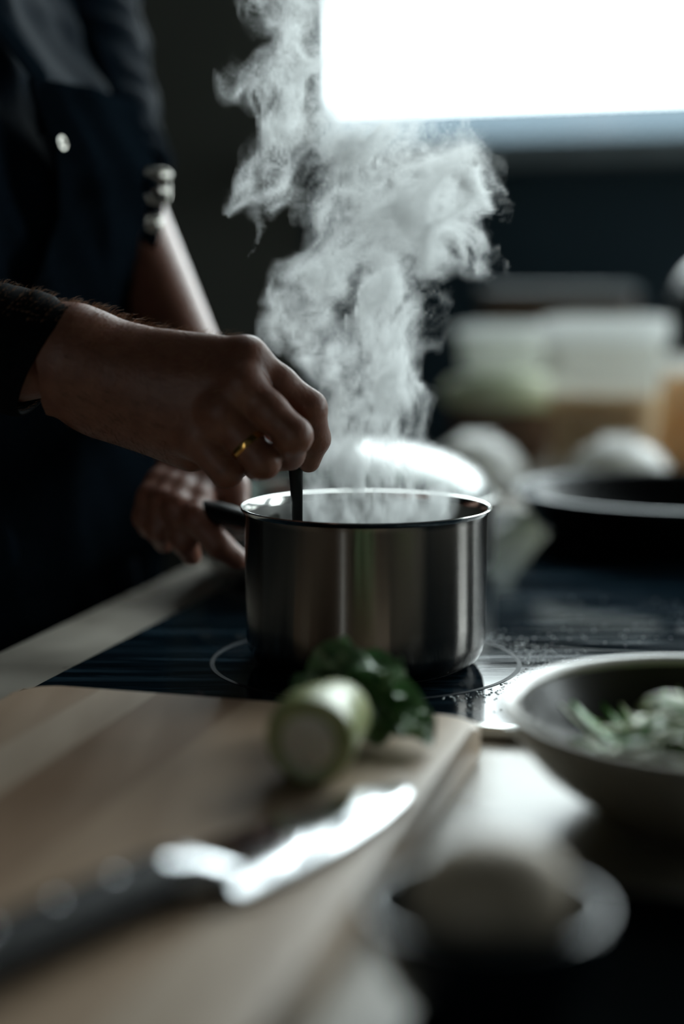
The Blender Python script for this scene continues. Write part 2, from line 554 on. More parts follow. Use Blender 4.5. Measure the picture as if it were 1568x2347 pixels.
def bars(vf_list):
    vs, fs = [], []
    for v, f in vf_list:
        n = len(vs); vs += v; fs += [tuple(i + n for i in q) for q in f]
    return vs, fs
def kb(a0, a1, b0, b1, z0, z1):
    v = [K(a, b, z) for a in (a0, a1) for b in (b0, b1) for z in (z0, z1)]
    return v, [(0, 1, 3, 2), (4, 6, 7, 5), (0, 4, 5, 1), (2, 3, 7, 6), (0, 2, 6, 4), (1, 5, 7, 3)]

def window(name, a0, a1, z0, z1, bw, mull, sill=True):
    b = bw
    fr = 0.03
    w = structure(mk(name, *bars([kb(a0, a0 + fr, b + .05, b + .11, z0, z1), kb(a1 - fr, a1, b + .05, b + .11, z0, z1),
                                  kb(a0 + fr, a1 - fr, b + .05, b + .11, z0, z0 + fr), kb(a0 + fr, a1 - fr, b + .05, b + .11, z1 - fr, z1)]), M['frame'], smooth=False))
    xs = [a0 + fr] + [q for q in mull] + [a1 - fr]
    for q in mull:
        mk('mullion', *kb(q - .03, q + .03, b + .05, b + .11, z0 + fr, z1 - fr), M['frame'], w, False)
    for i in range(len(xs) - 1):
        l = xs[i] + (.03 if i else 0); r = xs[i + 1] - (.03 if i < len(xs) - 2 else 0)
        mk('pane', *kb(l, r, b + .076, b + .082, z0 + fr, z1 - fr), M['pane'], w, False)
    if sill:
        mk('window_sill', *kb(a0 - .02, a1 + .02, b - .10, b + .05, z0 - .03, z0), M['frame'], w, False)
    return w
window('window_1', WIN['a0'], WIN['a1'], WIN['z0'], WIN['z1'], ROOM['b1'], [0.72])
window('window_2', WIN2['a0'], WIN2['a1'], WIN2['z0'], WIN2['z1'], ROOM['b0'] - 0.17, [], False)
w3 = structure(mk('fill_window', *bars([kb(R_['a1'] + .05, R_['a1'] + .11, FILL_WIN['b0'], FILL_WIN['b0'] + .05, FILL_WIN['z0'], FILL_WIN['z1']), kb(R_['a1'] + .05, R_['a1'] + .11, FILL_WIN['b1'] - .05, FILL_WIN['b1'], FILL_WIN['z0'], FILL_WIN['z1']),
                                     kb(R_['a1'] + .05, R_['a1'] + .11, FILL_WIN['b0'] + .05, FILL_WIN['b1'] - .05, FILL_WIN['z0'], FILL_WIN['z0'] + .05), kb(R_['a1'] + .05, R_['a1'] + .11, FILL_WIN['b0'] + .05, FILL_WIN['b1'] - .05, FILL_WIN['z1'] - .05, FILL_WIN['z1'])]), M['frame'], smooth=False))
mk('pane', *kb(R_['a1'] + .076, R_['a1'] + .082, FILL_WIN['b0'] + .05, FILL_WIN['b1'] - .05, FILL_WIN['z0'] + .05, FILL_WIN['z1'] - .05), M['pane'], w3, False)

# ------------------------------------------------------------------ worktop, cabinets, hob
CT = 0.900
HOBZ = 0.906
CA0, CA1, CB0, CB1 = -0.488, 0.42, 0.02, 2.88
tag(kbox('worktop', CA0, CA1, CB0, CB1, CT - 0.04, CT, M['worktop'], bevel=0.004),
    'pale beige-grey worktop carrying the hob, board and bowls', 'worktop')
cb = thing('base_cabinet', K(0, 1.4, 0), 'dark base cabinet carrying the pale worktop', 'cabinet')
kbox('carcass', CA0 + .05, CA1 - .03, CB0 + .03, CB1 - .02, 0.10, CT - 0.04, M['cabinet'], cb, cb.location)
kbox('plinth', CA0 + .10, CA1 - .08, CB0 + .06, CB1 - .02, 0.0, 0.10, M['cabinet'], cb, cb.location)
for i in range(4):
    b0 = CB0 + .04 + i * .70
    d = kbox('door', CA0 + .03, CA0 + .05, b0, b0 + .69, 0.12, CT - 0.05, M['cabinet'], cb, cb.location, bevel=.003)
    kbox('handle', CA0 + .005, CA0 + .03, b0 + .30, b0 + .42, 0.80, 0.812, M['steel'], d, cb.location, bevel=.002)

HA0, HA1, HB0, HB1 = -0.412, 0.12, 0.782, 1.62
POT = on(838, 1514, HOBZ)
hob = thing('ceramic_hob', K((HA0 + HA1) / 2, (HB0 + HB1) / 2, CT), 'black glass ceramic hob with steel edge trim under the saucepan', 'hob')
HL = hob.location
kbox('glass_plate', HA0, HA1, HB0, HB1, CT, HOBZ, M['hob'], hob, HL, bevel=.0015)
kbox('edge_trim', HA0 - .002, HA1 + .004, HB0 - .007, HB0, CT, HOBZ + .0012, M['steel'], hob, HL, bevel=.0012)
kbox('edge_trim', HA0 - .002, HA1 + .004, HB1, HB1 + .007, CT, HOBZ + .0012, M['steel'], hob, HL, bevel=.0012)

def ring(c, r, w, z):
    vs, fs = [], []
    n = 96
    for rr in (r - w / 2, r + w / 2):
        for zz in (z, z + .00025):
            for k in range(n):
                t = 2 * math.pi * k / n
                vs.append(Vector((c[0] + rr * math.cos(t), c[1] + rr * math.sin(t), zz)))
    for k in range(n):
        q = (k + 1) % n
        fs += [(n + k, n + q, 3 * n + q, 3 * n + k), (k, 2 * n + k, 2 * n + q, q), (2 * n + k, 3 * n + k, 3 * n + q, 2 * n + q), (k, q, n + q, n + k)]
    return vs, fs
PAN = on(1250, 1240, HOBZ) + Vector((0.132, 0.02, 0))
LPAN = at(800, 1330, 1.27); LPAN.z = HOBZ
for c, r in ((POT, .096), (POT, .060), (PAN, .125), (PAN, .085), (LPAN, .105)):
    part(hob, 'burner_ring', ring(c, r, .0028, HOBZ), M['ring_print'])
part(hob, 'zone_line', kb(HA0 + .25, HA1, .974, .9755, HOBZ, HOBZ + .0003), M['ring_print'], smooth=False)

# splashes on the glass round the ring
rnd = random.Random(5)
vs, fs = [], []
for i in range(620):
    t = rnd.uniform(-1.15, 0.75)
    rr = .099 + abs(rnd.gauss(0, .016))
    if rnd.random() < .35:
        c = K(rnd.uniform(-.15, .06), rnd.uniform(.80, 1.16), HOBZ)
    else:
        c = Vector((POT.x + rr * math.cos(t), POT.y + rr * math.sin(t), HOBZ))
    s = rnd.uniform(.0003, .0011)
    n0 = len(vs)
    vs.append(c + Vector((0, 0, s * .55)))
    for k in range(7):
        a = 2 * math.pi * k / 7
        vs.append(c + Vector((s * .75 * math.cos(a), s * .75 * math.sin(a), s * .4)))
    for k in range(7):
        a = 2 * math.pi * k / 7
        vs.append(c + Vector((s * math.cos(a), s * math.sin(a), 0)))
    for k in range(7):
        q = (k + 1) % 7
        fs += [(n0, n0 + 1 + k, n0 + 1 + q), (n0 + 1 + k, n0 + 8 + k, n0 + 8 + q, n0 + 1 + q)]
M['drop'] = mat('water_drop', (150, 158, 160), (170, 178, 180), 0.08, scale=50)
tag(mk('water_droplets', vs, fs, M['drop']), 'tiny splashed water droplets on the hob round the burner ring', 'droplets', kind='stuff')

# ------------------------------------------------------------------ the saucepan
pot = thing('saucepan', POT, 'brushed steel saucepan steaming on the hob', 'saucepan')
RZ = 1.004 - HOBZ
prof = [(0.0, .0008), (.060, .0008), (.066, .0020), (.0705, .0050), (.0735, .0105), (.0747, .017), (.0750, .03), (.0750, RZ - .006), (.0757, RZ - .0028)]
part(pot, 'outer_wall', lathe(prof, POT, 128), M['brushed'])
lip = [(.0757, RZ - .0028), (.0772, RZ - .0012), (.0778, RZ), (.0772, RZ + .0006), (.0755, RZ + .0002), (.0742, RZ - .002), (.0738, RZ - .005)]
part(pot, 'rolled_rim', lathe(lip + [(.0745, RZ - .004)], POT, 128, close=True), M['steel'])
part(pot, 'inner_wall', lathe([(.0738, RZ - .005), (.0736, .03), (.072, .012), (.066, .005), (0, .0045)], POT, 128), M['pot_inside'])
hd = Vector((-0.80, 0.60, 0)).normalized()
hp = [POT + hd * r + Vector((0, 0, z)) for r, z in ((.074, .078), (.085, .079), (.10, .081), (.12, .083), (.14, .084), (.160, .084), (.172, .082), (.177, .081))]
part(pot, 'handle', tube(hp, [.006, .007, .009, .0105, .011, .0105, .009, .004], 16, .7), M['black_plastic'])
part(pot, 'handle_bracket', tube([POT + hd * r + Vector((0, 0, .077)) for r in (.0735, .079, .085)], [.013, .009, .008], 16, .8), M['steel'])
wl = [(0.0, .052), (.03, .052), (.06, .0522), (.0725, .0526), (.0734, .0540), (.0730, .048), (0, .046)]
tag(mk('broth', *lathe([(r, z) for r, z in wl], POT, 96), M['water']), 'pale cloudy broth simmering inside the steel saucepan', 'broth')

# spoon: black handle held by the near hand, bowl down in the broth
S_TOP = at(676, 985, .897); S_MID = at(678, 1075, .900); S_LOW = at(682, 1200, .905)
sdir = (S_LOW - S_MID).normalized()
S_END = S_LOW + sdir * .035
spoon = thing('spoon', S_END, 'black handled spoon held upright in the saucepan by the near hand', 'spoon')
sp_up = Vector((0, 1, 0))
part(spoon, 'handle', tube([S_TOP - sdir * .03, S_TOP, S_MID, S_MID + (S_LOW - S_MID) * .4, S_LOW, S_END], [.0030, .0042, .0042, .0037, .0031, .0028], 14, .62, sp_up), M['black_plastic'])
bl = [S_END + sdir * q for q in (-.004, .003, .010, .018, .024, .027)]
part(spoon, 'bowl', tube(bl, [.003, .009, .0125, .0125, .008, .002], 16, .35, sp_up), M['black_plastic'])

# ------------------------------------------------------------------ chopping board with staves
BA0, BA1, BB0, BB1 = -0.398, -0.136, 0.35, 0.757
BZ0, BZ1 = CT + .0005, CT + .018
board = thing('chopping_board', K((BA0 + BA1) / 2, (BB0 + BB1) / 2, CT), 'pale beech chopping board of glued staves in front of the hob', 'chopping board')
def stave(a0, a1, m):
    hw = (BA1 - BA0) / 2; ca = (BA0 + BA1) / 2
    rad = .022
    lv = [(BZ0, .003), (BZ0 + .0012, .001), (BZ0 + .003, 0), (BZ1 - .0035, 0), (BZ1 - .0012, .0008), (BZ1 - .0003, .0022), (BZ1, .004)]
    n = 14
    vs, fs = [], []
    for i in range(n + 1):
        # finer spacing at both ends so that the rounded corners stay round
        a = a0 + (a1 - a0) * (0.5 - 0.5 * math.cos(math.pi * i / n))
        row_f, row_b = [], []
        for z, ins in lv:
            w = hw - ins
            r = rad
            x = max(-w, min(w, a - ca))
            e = max(0.0, abs(x) - (w - r))
            db = r - math.sqrt(max(0.0, r * r - e * e))
            row_f.append(K(ca + x, BB0 + ins + db, z))
            row_b.append(K(ca + x, BB1 - ins - db, z))
        vs += row_f + row_b[::-1]
    L = 2 * len(lv)
    for i in range(n):
        for k in range(L):
            q = (k + 1) % L
            fs.append((i * L + k, i * L + q, (i + 1) * L + q, (i + 1) * L + k))
    fs.append(tuple(range(L))); fs.append(tuple(n * L + k for k in reversed(range(L))))
    return vs, fs
cuts = [BA0, -.352, -.318, -.266, -.222, -.184, BA1]
for i, w in enumerate((1, 0, 2, 1, 1, 0)):
    g = .00012
    o = part(board, 'stave', stave(cuts[i] + (g if i else 0), cuts[i + 1] - (g if i < 5 else 0), None), WOODS[w], auto=30)
    bm = bmesh.new(); bm.from_mesh(o.data); bmesh.ops.recalc_face_normals(bm, faces=bm.faces); bm.to_mesh(o.data); bm.free()
    o.data.set_sharp_from_angle(angle=math.radians(30))

# ------------------------------------------------------------------ knife
kt = Vector((.36, .93)).normalized(); ks = Vector((kt.y, -kt.x))
KO = Vector((-.196, .500))
def kn(x, s, z):
    q = KO + kt * x + ks * s
    return K(q.x, q.y, BZ1 + z)
knife = thing('kitchen_knife', kn(0, 0, 0), "chef's knife with a black handle lying flat on the chopping board", 'knife')
spine = [(-.004, -.017), (.03, -.0172), (.06, -.0165), (.09, -.0135), (.112, -.0085), (.126, -.002), (.132, .004)]
edge = [(-.004, .0245), (.03, .0245), (.06, .0225), (.09, .0180), (.112, .0125), (.126, .0075), (.132, .0045)]
vs, fs = [], []
for (x1, s1), (x2, s2) in zip(spine, edge):
    zc = .0058 - (x1 + .004) * .012           # the blade leans from the thick handle down to its tip
    th = .0010
    bev = .16
    sm = s1 + (s2 - s1) * (1 - bev)
    pl = lambda s_: zc - .022 * s_            # flat cheek, the spine a touch higher
    vs += [kn(x1, s1, pl(s1) + th), kn(x1, sm, pl(sm) + th), kn(x2, s2, pl(s2) - .0001), kn(x1, sm, pl(sm) - th), kn(x1, s1, pl(s1) - th)]
for i in range(len(spine) - 1):
    for k in range(5):
        q = (k + 1) % 5
        fs.append((i * 5 + k, (i + 1) * 5 + k, (i + 1) * 5 + q, i * 5 + q))
fs += [(0, 1, 2, 3, 4), tuple(5 * (len(spine) - 1) + k for k in (4, 3, 2, 1, 0))]
part(knife, 'blade', (vs, fs), M['blade'], auto=12)
def hsec(x, hw, hh, z0, sh):
    return [kn(x, sh + hw * math.cos(t), z0 + hh * math.sin(t)) for t in [2 * math.pi * k / 20 for k in range(20)]]
def loft(secs):
    vs, fs = [], []
    for s in secs: vs += s
    n = len(secs[0])
    for i in range(len(secs) - 1):
        for k in range(n):
            q = (k + 1) % n
            fs.append((i * n + k, (i + 1) * n + k, (i + 1) * n + q, i * n + q))
    fs += [tuple(range(n)), tuple(reversed([(len(secs) - 1) * n + k for k in range(n)]))]
    return vs, fs
part(knife, 'bolster', loft([hsec(.006, .014, .003, .0078, .002), hsec(0, .0145, .0055, .0085, .002), hsec(-.010, .0145, .0085, .0095, 0), hsec(-.022, .0130, .0090, .0097, 0)]), M['blade'], auto=60)
hh = [(-.022, .0130, .0091), (-.04, .0125, .0092), (-.065, .0125, .0092), (-.09, .0130, .0092), (-.115, .0145, .0093), (-.130, .0150, .0092), (-.138, .0125, .0085), (-.141, .007, .005)]
part(knife, 'handle', loft([hsec(x, w, h, .0097, 0) for x, w, h in hh]), M['black_plastic'], auto=60)
for x in (-.045, -.072, -.100):
    part(knife, 'rivet', lathe([(0, .0014), (.0022, .0013), (.0032, .0009), (.0034, -.002)], kn(x, 0, .0097 + .0086), 20), M['blade'])

# ------------------------------------------------------------------ cut vegetable on the board
def leaf(root, pts, widths, curl, seed, m, name='leaf', ruffle=.004, nu=22, nv=13, up=Vector((0, 0, 1)), thick=.0011):
    """a ruffled blade along pts"""
    rg = random.Random(seed)
    ph = [rg.uniform(0, 6.28) for _ in range(4)]
    pts = [Vector(p) for p in pts]
    def cat(t):
        n = len(pts) - 1
        i = min(int(t * n), n - 1); f = t * n - i
        p0 = pts[max(i - 1, 0)]; p1 = pts[i]; p2 = pts[i + 1]; p3 = pts[min(i + 2, n)]
        return .5 * ((2 * p1) + (p2 - p0) * f + (2 * p0 - 5 * p1 + 4 * p2 - p3) * f * f + (3 * p1 - p0 - 3 * p2 + p3) * f ** 3)
    top, bot = [], []
    for i in range(nu):
        t = i / (nu - 1)
        c = cat(t); d = (cat(min(1, t + .02)) - cat(max(0, t - .02))).normalized()
        s = d.cross(up).normalized(); n = s.cross(d).normalized()
        q = t * (len(widths) - 1); j = min(int(q), len(widths) - 2)
        w = widths[j] + (widths[j + 1] - widths[j]) * (q - j)
        for k in range(nv):
            v = -1 + 2 * k / (nv - 1)
            ang = v * curl
            off = s * (w * (math.sin(ang) / curl if curl else v)) + n * (w * (1 - math.cos(ang)) / max(curl, .1))
            rf = ruffle * abs(v) ** 2 * (math.sin(11 * t + ph[0] + v) + .7 * math.sin(19 * t + ph[1] - 2 * v)) + ruffle * .25 * math.sin(7 * t + 3 * v + ph[2])
            p = c + off + n * rf
            top.append(p + n * thick / 2); bot.append(p - n * thick / 2)
    vs = top + bot
    N = nu * nv
    fs = []
    for i in range(nu - 1):
        for k in range(nv - 1):
            a = i * nv + k
            fs.append((a, a + 1, a + nv + 1, a + nv)); fs.append((N + a, N + a + nv, N + a + nv + 1, N + a + 1))
    edge_ = [k for k in range(nv)] + [i * nv + nv - 1 for i in range(1, nu)] + [(nu - 1) * nv + k for k in reversed(range(nv - 1))] + [i * nv for i in reversed(range(1, nu - 1))]
    for q in range(len(edge_)):
        a, b = edge_[q], edge_[(q + 1) % len(edge_)]
        fs.append((a, N + a, N + b, b))
    return part(root, name, (vs, fs), m, auto=80)

VR = .0205
v0 = on(706, 1700, BZ1 + VR)
vax = (on(785, 1612, BZ1 + VR) - v0).normalized()
veg = thing('leafy_stalk', Vector((v0.x, v0.y, BZ1)), 'pale green cut vegetable stalk with dark curled leaves on the board', 'vegetable')
AX = vax.to_track_quat('Z', 'Y').to_matrix()
def lump(vf, amp, fr, seed):
    rg = random.Random(seed); ph = [rg.uniform(0, 6) for _ in range(6)]
    return [v + Vector((math.sin(v.y * fr + ph[0]) * amp, math.sin(v.z * fr + ph[1]) * amp, math.sin(v.x * fr * 1.3 + ph[2]) * amp * .4)) for v in vf[0]], vf[1]
sv = lathe([(0, .0012), (.0145, .0008), (.0175, .0), (.0195, .0015), (.0205, .006), (.0205, .018), (.0195, .032), (.0175, .045), (.0145, .055), (.011, .063), (0, .066)], v0, 40, AX)
part(veg, 'stalk', lump(sv, .0012, 130, 2), M['stem'])
part(veg, 'cut_face', lathe([(0, -.0008), (.0098, -.0007), (.0116, -.0003), (.0122, .0012)], v0 + vax * -.0002, 36, AX), M['stem_cut'], label='pale round cut end')
def vp(px, py, Y): return at(px, py + max(0, 1650 - py) * .28, Y)
UPV = Vector((0, -1, .25))
leaf(veg, [vp(770, 1650, .715), vp(768, 1600, .738), vp(765, 1545, .752), vp(772, 1505, .745), vp(785, 1500, .725), vp(800, 1520, .708)], [.010, .014, .015, .0155, .015, .012], .45, 3, M['leaf'], up=UPV, ruffle=.0045, nu=34, nv=21)
leaf(veg, [vp(800, 1650, .715), vp(835, 1590, .738), vp(850, 1540, .750), vp(858, 1508, .742), vp(866, 1512, .722), vp(872, 1540, .712)], [.009, .013, .014, .013, .012, .008], .7, 7, M['leaf'], up=UPV, ruffle=.005, nu=34, nv=21)
leaf(veg, [vp(810, 1660, .712), vp(860, 1600, .735), vp(885, 1555, .742), vp(898, 1545, .726), vp(900, 1565, .712)], [.008, .012, .012, .010, .006], .8, 27, M['leaf'], up=Vector((.3, -1, .3)), ruffle=.005, nu=30, nv=19)
leaf(veg, [vp(800, 1690, .700), vp(850, 1650, .715), vp(900, 1648, .718), vp(945, 1676, .706), vp(976, 1705, .697)], [.010, .016, .018, .014, .004], .5, 11, M['leaf'], up=Vector((.2, -.35, 1)), ruffle=.0045, nu=34, nv=21)
leaf(veg, [vp(740, 1660, .712), vp(718, 1615, .735), vp(708, 1578, .744), vp(700, 1560, .732), vp(696, 1572, .722)], [.008, .012, .012, .010, .005], .6, 15, M['leaf'], up=UPV, ruffle=.004, nu=26, nv=17)
leaf(veg, [vp(830, 1660, .712), vp(880, 1612, .73), vp(915, 1605, .73), vp(938, 1635, .718), vp(945, 1660, .712)], [.008, .013, .014, .011, .005], .6, 19, M['leaf'], up=Vector((.2, -.7, .7)), ruffle=.005, nu=30, nv=19)
M['leaf_lit'] = mat('lit_leaf_top', (128, 158, 120), (166, 190, 154), 0.3, scale=60, bump=0.3, bscale=90)  # highlight along the leaf tops put into a paler green
leaf(veg, [at(738, 1512, .742), at(770, 1503, .738), at(805, 1512, .734), at(838, 1528, .728), at(858, 1545, .722)], [.006, .010, .011, .010, .004], .5, 31, M['leaf_lit'], ruffle=.003, nu=34, nv=17)
leaf(veg, [at(868, 1548, .730), at(882, 1538, .726), at(895, 1545, .720), at(902, 1560, .716)], [.004, .008, .008, .004], .6, 33, M['leaf_lit'], ruffle=.003, nu=26, nv=15)
leaf(veg, [at(893, 1640, .722), at(918, 1648, .717), at(948, 1668, .708), at(972, 1698, .699)], [.004, .008, .008, .003], .4, 35, M['leaf_lit'], ruffle=.003, nu=28, nv=15)
leaf(veg, [at(698, 1562, .736), at(715, 1552, .734), at(732, 1560, .730)], [.003, .006, .003], .5, 37, M['leaf_lit'], ruffle=.002, nu=20, nv=13)

# ------------------------------------------------------------------ salad bowl
BOWL = on(1380, 1865, CT) + Vector((.052, .0, 0))
bowl = thing('salad_bowl', BOWL, 'cream ceramic salad bowl with a pale rim beside the board', 'bowl')
bo = [(0, .001), (.046, .001), (.050, 0), (.0535, .0015), (.056, .005), (.068, .0125), (.080, .022), (.089, .033), (.0945, .0425), (.0965, .0465)]
part(bowl, 'outer_wall', lathe(bo, BOWL, 96), M['ceramic'])
part(bowl, 'rim', lathe([(.0965, .0455), (.0990, .0472), (.0992, .0496), (.0970, .0512), (.0930, .0508), (.0905, .0488), (.0905, .0465), (.093, .045)], BOWL, 96, close=True), M['ceramic'])
part(bowl, 'inner_wall', lathe([(.0906, .0470), (.0880, .042), (.083, .031), (.072, .0205), (.058, .012), (.040, .0075), (0, .0065)], BOWL, 96), M['bowl_shade'])
def ribbons(name, n, seed, lab, m, R0, zlo, zhi, w, L, cat_):
    rg = random.Random(seed)
    vs, fs = [], []
    for i in range(n):
        t = rg.uniform(0, 6.283); r = R0 * math.sqrt(rg.random())
        zt = zlo + (zhi - zlo) * (1 - (r / R0) ** 2) * rg.uniform(.5, 1)
        c = SALC + Vector((r * math.cos(t), r * math.sin(t), zt))
        h = rg.uniform(0, 6.283); el = rg.uniform(-.25, .55)
        d = Vector((math.cos(h) * math.cos(el), math.sin(h) * math.cos(el), math.sin(el)))
        s = d.cross(Vector((rg.uniform(-.4, .4), rg.uniform(-.4, .4), 1))).normalized()
        nrm = s.cross(d).normalized()
        ln = L * rg.uniform(.6, 1.3); ww = w * rg.uniform(.6, 1.4); bend = rg.uniform(-.5, .5)
        n0 = len(vs); m_ = 6
        for k in range(m_ + 1):
            q = k / m_ - .5
            p = c + d * (ln * q) + s * (ln * bend * q * q) - nrm * (ln * .9 * q * q)
            rad_ = min(.088, math.hypot(p.x - BOWL.x, p.y - BOWL.y) + .004)
            p.z = max(p.z, BOWL.z + .0095 + (rad_ / .09) ** 2.4 * .036)
            wk = ww * (1 - (2 * q) ** 2 * .7)
            vs += [p - s * wk + nrm * .0006, p + nrm * (ww * .5), p + s * wk + nrm * .0006, p - nrm * .0006]
        for k in range(m_):
            for j in range(4):
                a = n0 + 4 * k + j; b = n0 + 4 * k + (j + 1) % 4
                fs.append((a, b, b + 4, a + 4))
        fs += [(n0, n0 + 3, n0 + 2, n0 + 1), tuple(n0 + 4 * m_ + j for j in range(4))]
    return tag(mk(name, vs, fs, m, auto=60), lab, cat_, kind='stuff')
SALC = BOWL + Vector((.004, .004, .012))
ribbons('shredded_salad', 260, 3, 'pale shredded salad heaped in the cream bowl', M['leaf_pale'], .060, .002, .046, .0018, .034, 'salad')
ribbons('salad_leaves', 150, 9, 'fresh green leaves mixed through the salad in the cream bowl', M['leaf_bright'], .064, .002, .036, .0045, .030, 'salad')

# ------------------------------------------------------------------ small dark bowl with an egg, next to the camera
M['black_sheet'] = mat('matt_black_sheet', (8, 11, 12), (13, 16, 17), 0.85, scale=30, bump=0.2, bscale=80, spec=0.0)  # black sheet added under the small bowl to darken the near corner
MAT_C = K(.085, .375, CT)
tag(mk('dark_sheet', *rprism([(.0005, .188, .198), (.001, .190, .200), (.0032, .190, .200), (.004, .189, .199)], MAT_C, RK, .012), M['black_sheet'], auto=30),
    'matt black sheet added under the small dark bowl to darken the corner', 'dark sheet')
SB = on(1115, 2080, CT + .040); SB.z = CT + .0042
sbowl = thing('small_bowl', SB, 'small dark glossy bowl closest to the camera', 'bowl')
part(sbowl, 'outer_wall', lathe([(0, .0008), (0.0186, .0008), (0.0205, 0), (0.0223, .002), (0.0288, .009), (0.0344, .019), (0.0377, .029), (0.0386, .036)], SB, 64), M['dark_glaze'])
part(sbowl, 'rim', lathe([(0.0386, .036), (0.0391, .0372), (0.0383, .0382), (0.0368, .0380), (0.0361, .0366), (0.0372, .035)], SB, 64, close=True), M['dark_glaze'])
part(sbowl, 'inner_wall', lathe([(0.0361, .0366), (0.0349, .029), (0.0316, .019), (0.0260, .010), (0.0186, .0055), (0, .0045)], SB, 64), M['dark_glaze'])
EG = SB + Vector((.001, .002, .0045))
er = Matrix.Rotation(math.radians(62), 3, 'Y') @ Matrix.Rotation(math.radians(0), 3, 'Z')
ep = []
for i in range(25):
    t = math.pi * i / 24
    ep.append((max(0, .0228 * math.sin(t) * (1 + .10 * math.cos(t))), -.0278 * math.cos(t)))
ev = lathe(ep, Vector((0, 0, 0)), 40, er)
zm = min(v.z for v in ev[0])
egg = tag(mk('egg', [v + EG + Vector((0, 0, .0062 - zm)) for v in ev[0]], ev[1], M['egg'], auto=90), 'smooth beige egg sitting in the small dark bowl', 'egg')

# ------------------------------------------------------------------ pans at the back of the hob
pan = thing('frying_pan', PAN, 'wide black frying pan on the rear hob zone behind the salad bowl', 'pan')
PR = .158; PH = .046
part(pan, 'outer_wall', lathe([(0, .0008), (.118, .0008), (.126, .003), (.134, .010), (.146, .028), (PR - .002, PH - .003)], PAN, 96), M['pan_black'])
part(pan, 'rim', lathe([(PR - .002, PH - .003), (PR + .001, PH - .001), (PR + .001, PH + .001), (PR - .002, PH + .0015), (PR - .005, PH - .001), (PR - .004, PH - .004)], PAN, 96, close=True), M['pan_lip'])
part(pan, 'inner_wall', lathe([(PR - .005, PH - .001), (.143, .026), (.131, .009), (.122, .005), (0, .0045)], PAN, 96), M['pan_black'])
pd = Vector((.93, .36, 0)).normalized()
part(pan, 'handle', tube([PAN + pd * r + Vector((0, 0, z)) for r, z in ((.152, .036), (.17, .042), (.20, .052), (.26, .066), (.32, .074), (.345, .075))], [.008, .010, .011, .013, .013, .006], 14, .6), M['black_plastic'])

LC = LPAN
lp = thing('lidded_pan', LC, 'wide pale pan with a domed glass lid behind the saucepan', 'pan')
LR = .122; LH = .060
part(lp, 'outer_wall', lathe([(0, .0008), (LR - .012, .0008), (LR - .004, .004), (LR, .012), (LR, LH)], LC, 96), M['pan_rim'])
part(lp, 'inner_wall', lathe([(LR, LH), (LR - .002, LH + .0005), (LR - .003, LH - .002), (LR - .003, .012), (LR - .012, .004), (0, .0035)], LC, 96), M['pan_rim'])
part(lp, 'lid_ring', lathe([(LR - .001, LH + .0006), (LR + .003, LH + .0012), (LR + .0035, LH + .004), (LR, LH + .005), (LR - .003, LH + .004)], LC, 96, close=True), M['steel'])
dome = []
for i in range(17):
    t = math.pi / 2 * i / 16
    dome.append(((LR - .002) * math.cos(t), LH + .004 + .046 * math.sin(t)))
dome = dome + [(max(0, r - .0025), h - .0025) for r, h in reversed(dome)]
part(lp, 'lid_dome', lathe(dome, LC, 96), M['lid_glass'])
part(lp, 'lid_knob', lathe([(.006, LH + .048), (.006, LH + .052), (.011, LH + .053), (.012, LH + .056), (.009, LH + .058), (0, LH + .0585)], LC, 32), M['black_plastic'])
ld = Vector((.75, .66, 0)).normalized()
for s in (1, -1):
    sd = Vector((-ld.y, ld.x, 0))
    c = LC + ld * s * LR + Vector((0, 0, .042))
    part(lp, 'handle', tube([c + sd * .032 - ld * s * .001, c + sd * .030 + ld * s * .018, c + sd * .015 + ld * s * .026, c - sd * .015 + ld * s * .026, c - sd * .030 + ld * s * .018, c - sd * .032 - ld * s * .001], .0045, 10), M['steel'])

# ------------------------------------------------------------------ things at the far end of the worktop
def ground(px, Y):
    p = at(px, 1000, Y); p.z = CT
    return p
def tub(name, c, w, d, h, taper, label, group, mbody, mlid, lid=.016, food=None, fh=.5, rot=RK):
    t = thing(name, c, label, 'container', group)
    lv = [(0.0005, w * taper - .004, d * taper - .004), (.004, w * taper, d * taper), (h - .004, w, d), (h, w, d)]
    part(t, 'body', rprism(lv, c, rot, .02), mbody)
    part(t, 'lid', rprism([(h + .0003, w + .004, d + .004), (h + .002, w + .006, d + .006), (h + lid - .003, w + .006, d + .006), (h + lid, w + .003, d + .003)], c, rot, .024), mlid)
    part(t, 'lid_panel', rprism([(h + lid, w - .010, d - .010), (h + lid + .002, w - .012, d - .012)], c, rot, .02), mlid)
    if food:
        k = fh
        ww = w * (taper + (1 - taper) * k) + .0012; dd = d * (taper + (1 - taper) * k) + .0012
        part(t, 'contents', rprism([(.012, w * taper + .0012, d * taper + .0012), (h * k, ww, dd)], c, rot, .021), food, label='beige food showing through the side')
    return t
# brown bowl heaped with pale greens, a tub on top
BB = ground(1165, 2.20)
bb = thing('wooden_bowl', BB, 'brown wooden bowl heaped with pale greens near the window wall', 'bowl')
part(bb, 'outer_wall', lathe([(0, .0008), (.050, .0008), (.058, .003), (.072, .020), (.080, .045), (.084, .075)], BB, 64), M['brown_wood'])
part(bb, 'inner_wall', lathe([(.084, .075), (.081, .076), (.077, .045), (.066, .018), (0, .010)], BB, 64), M['brown_wood'])
gv = lathe([(.074, .052), (.0785, .0775), (.092, .082), (.094, .096), (.086, .112), (.06, .122), (0, .124)], BB, 64)
tag(mk('heaped_greens', *lump(gv, .003, 90, 4), M['green_food'], auto=80), 'pale green and white heap filling the brown wooden bowl', 'greens')
tub('food_tub', BB + Vector((-.008, 0.0, .1285)), .060, .045, .048, .93, 'milky plastic tub standing on the greens of the wooden bowl', 'plastic tubs by the window wall', M['tub'], M['lid_white'])
C2 = ground(1385, 2.02)
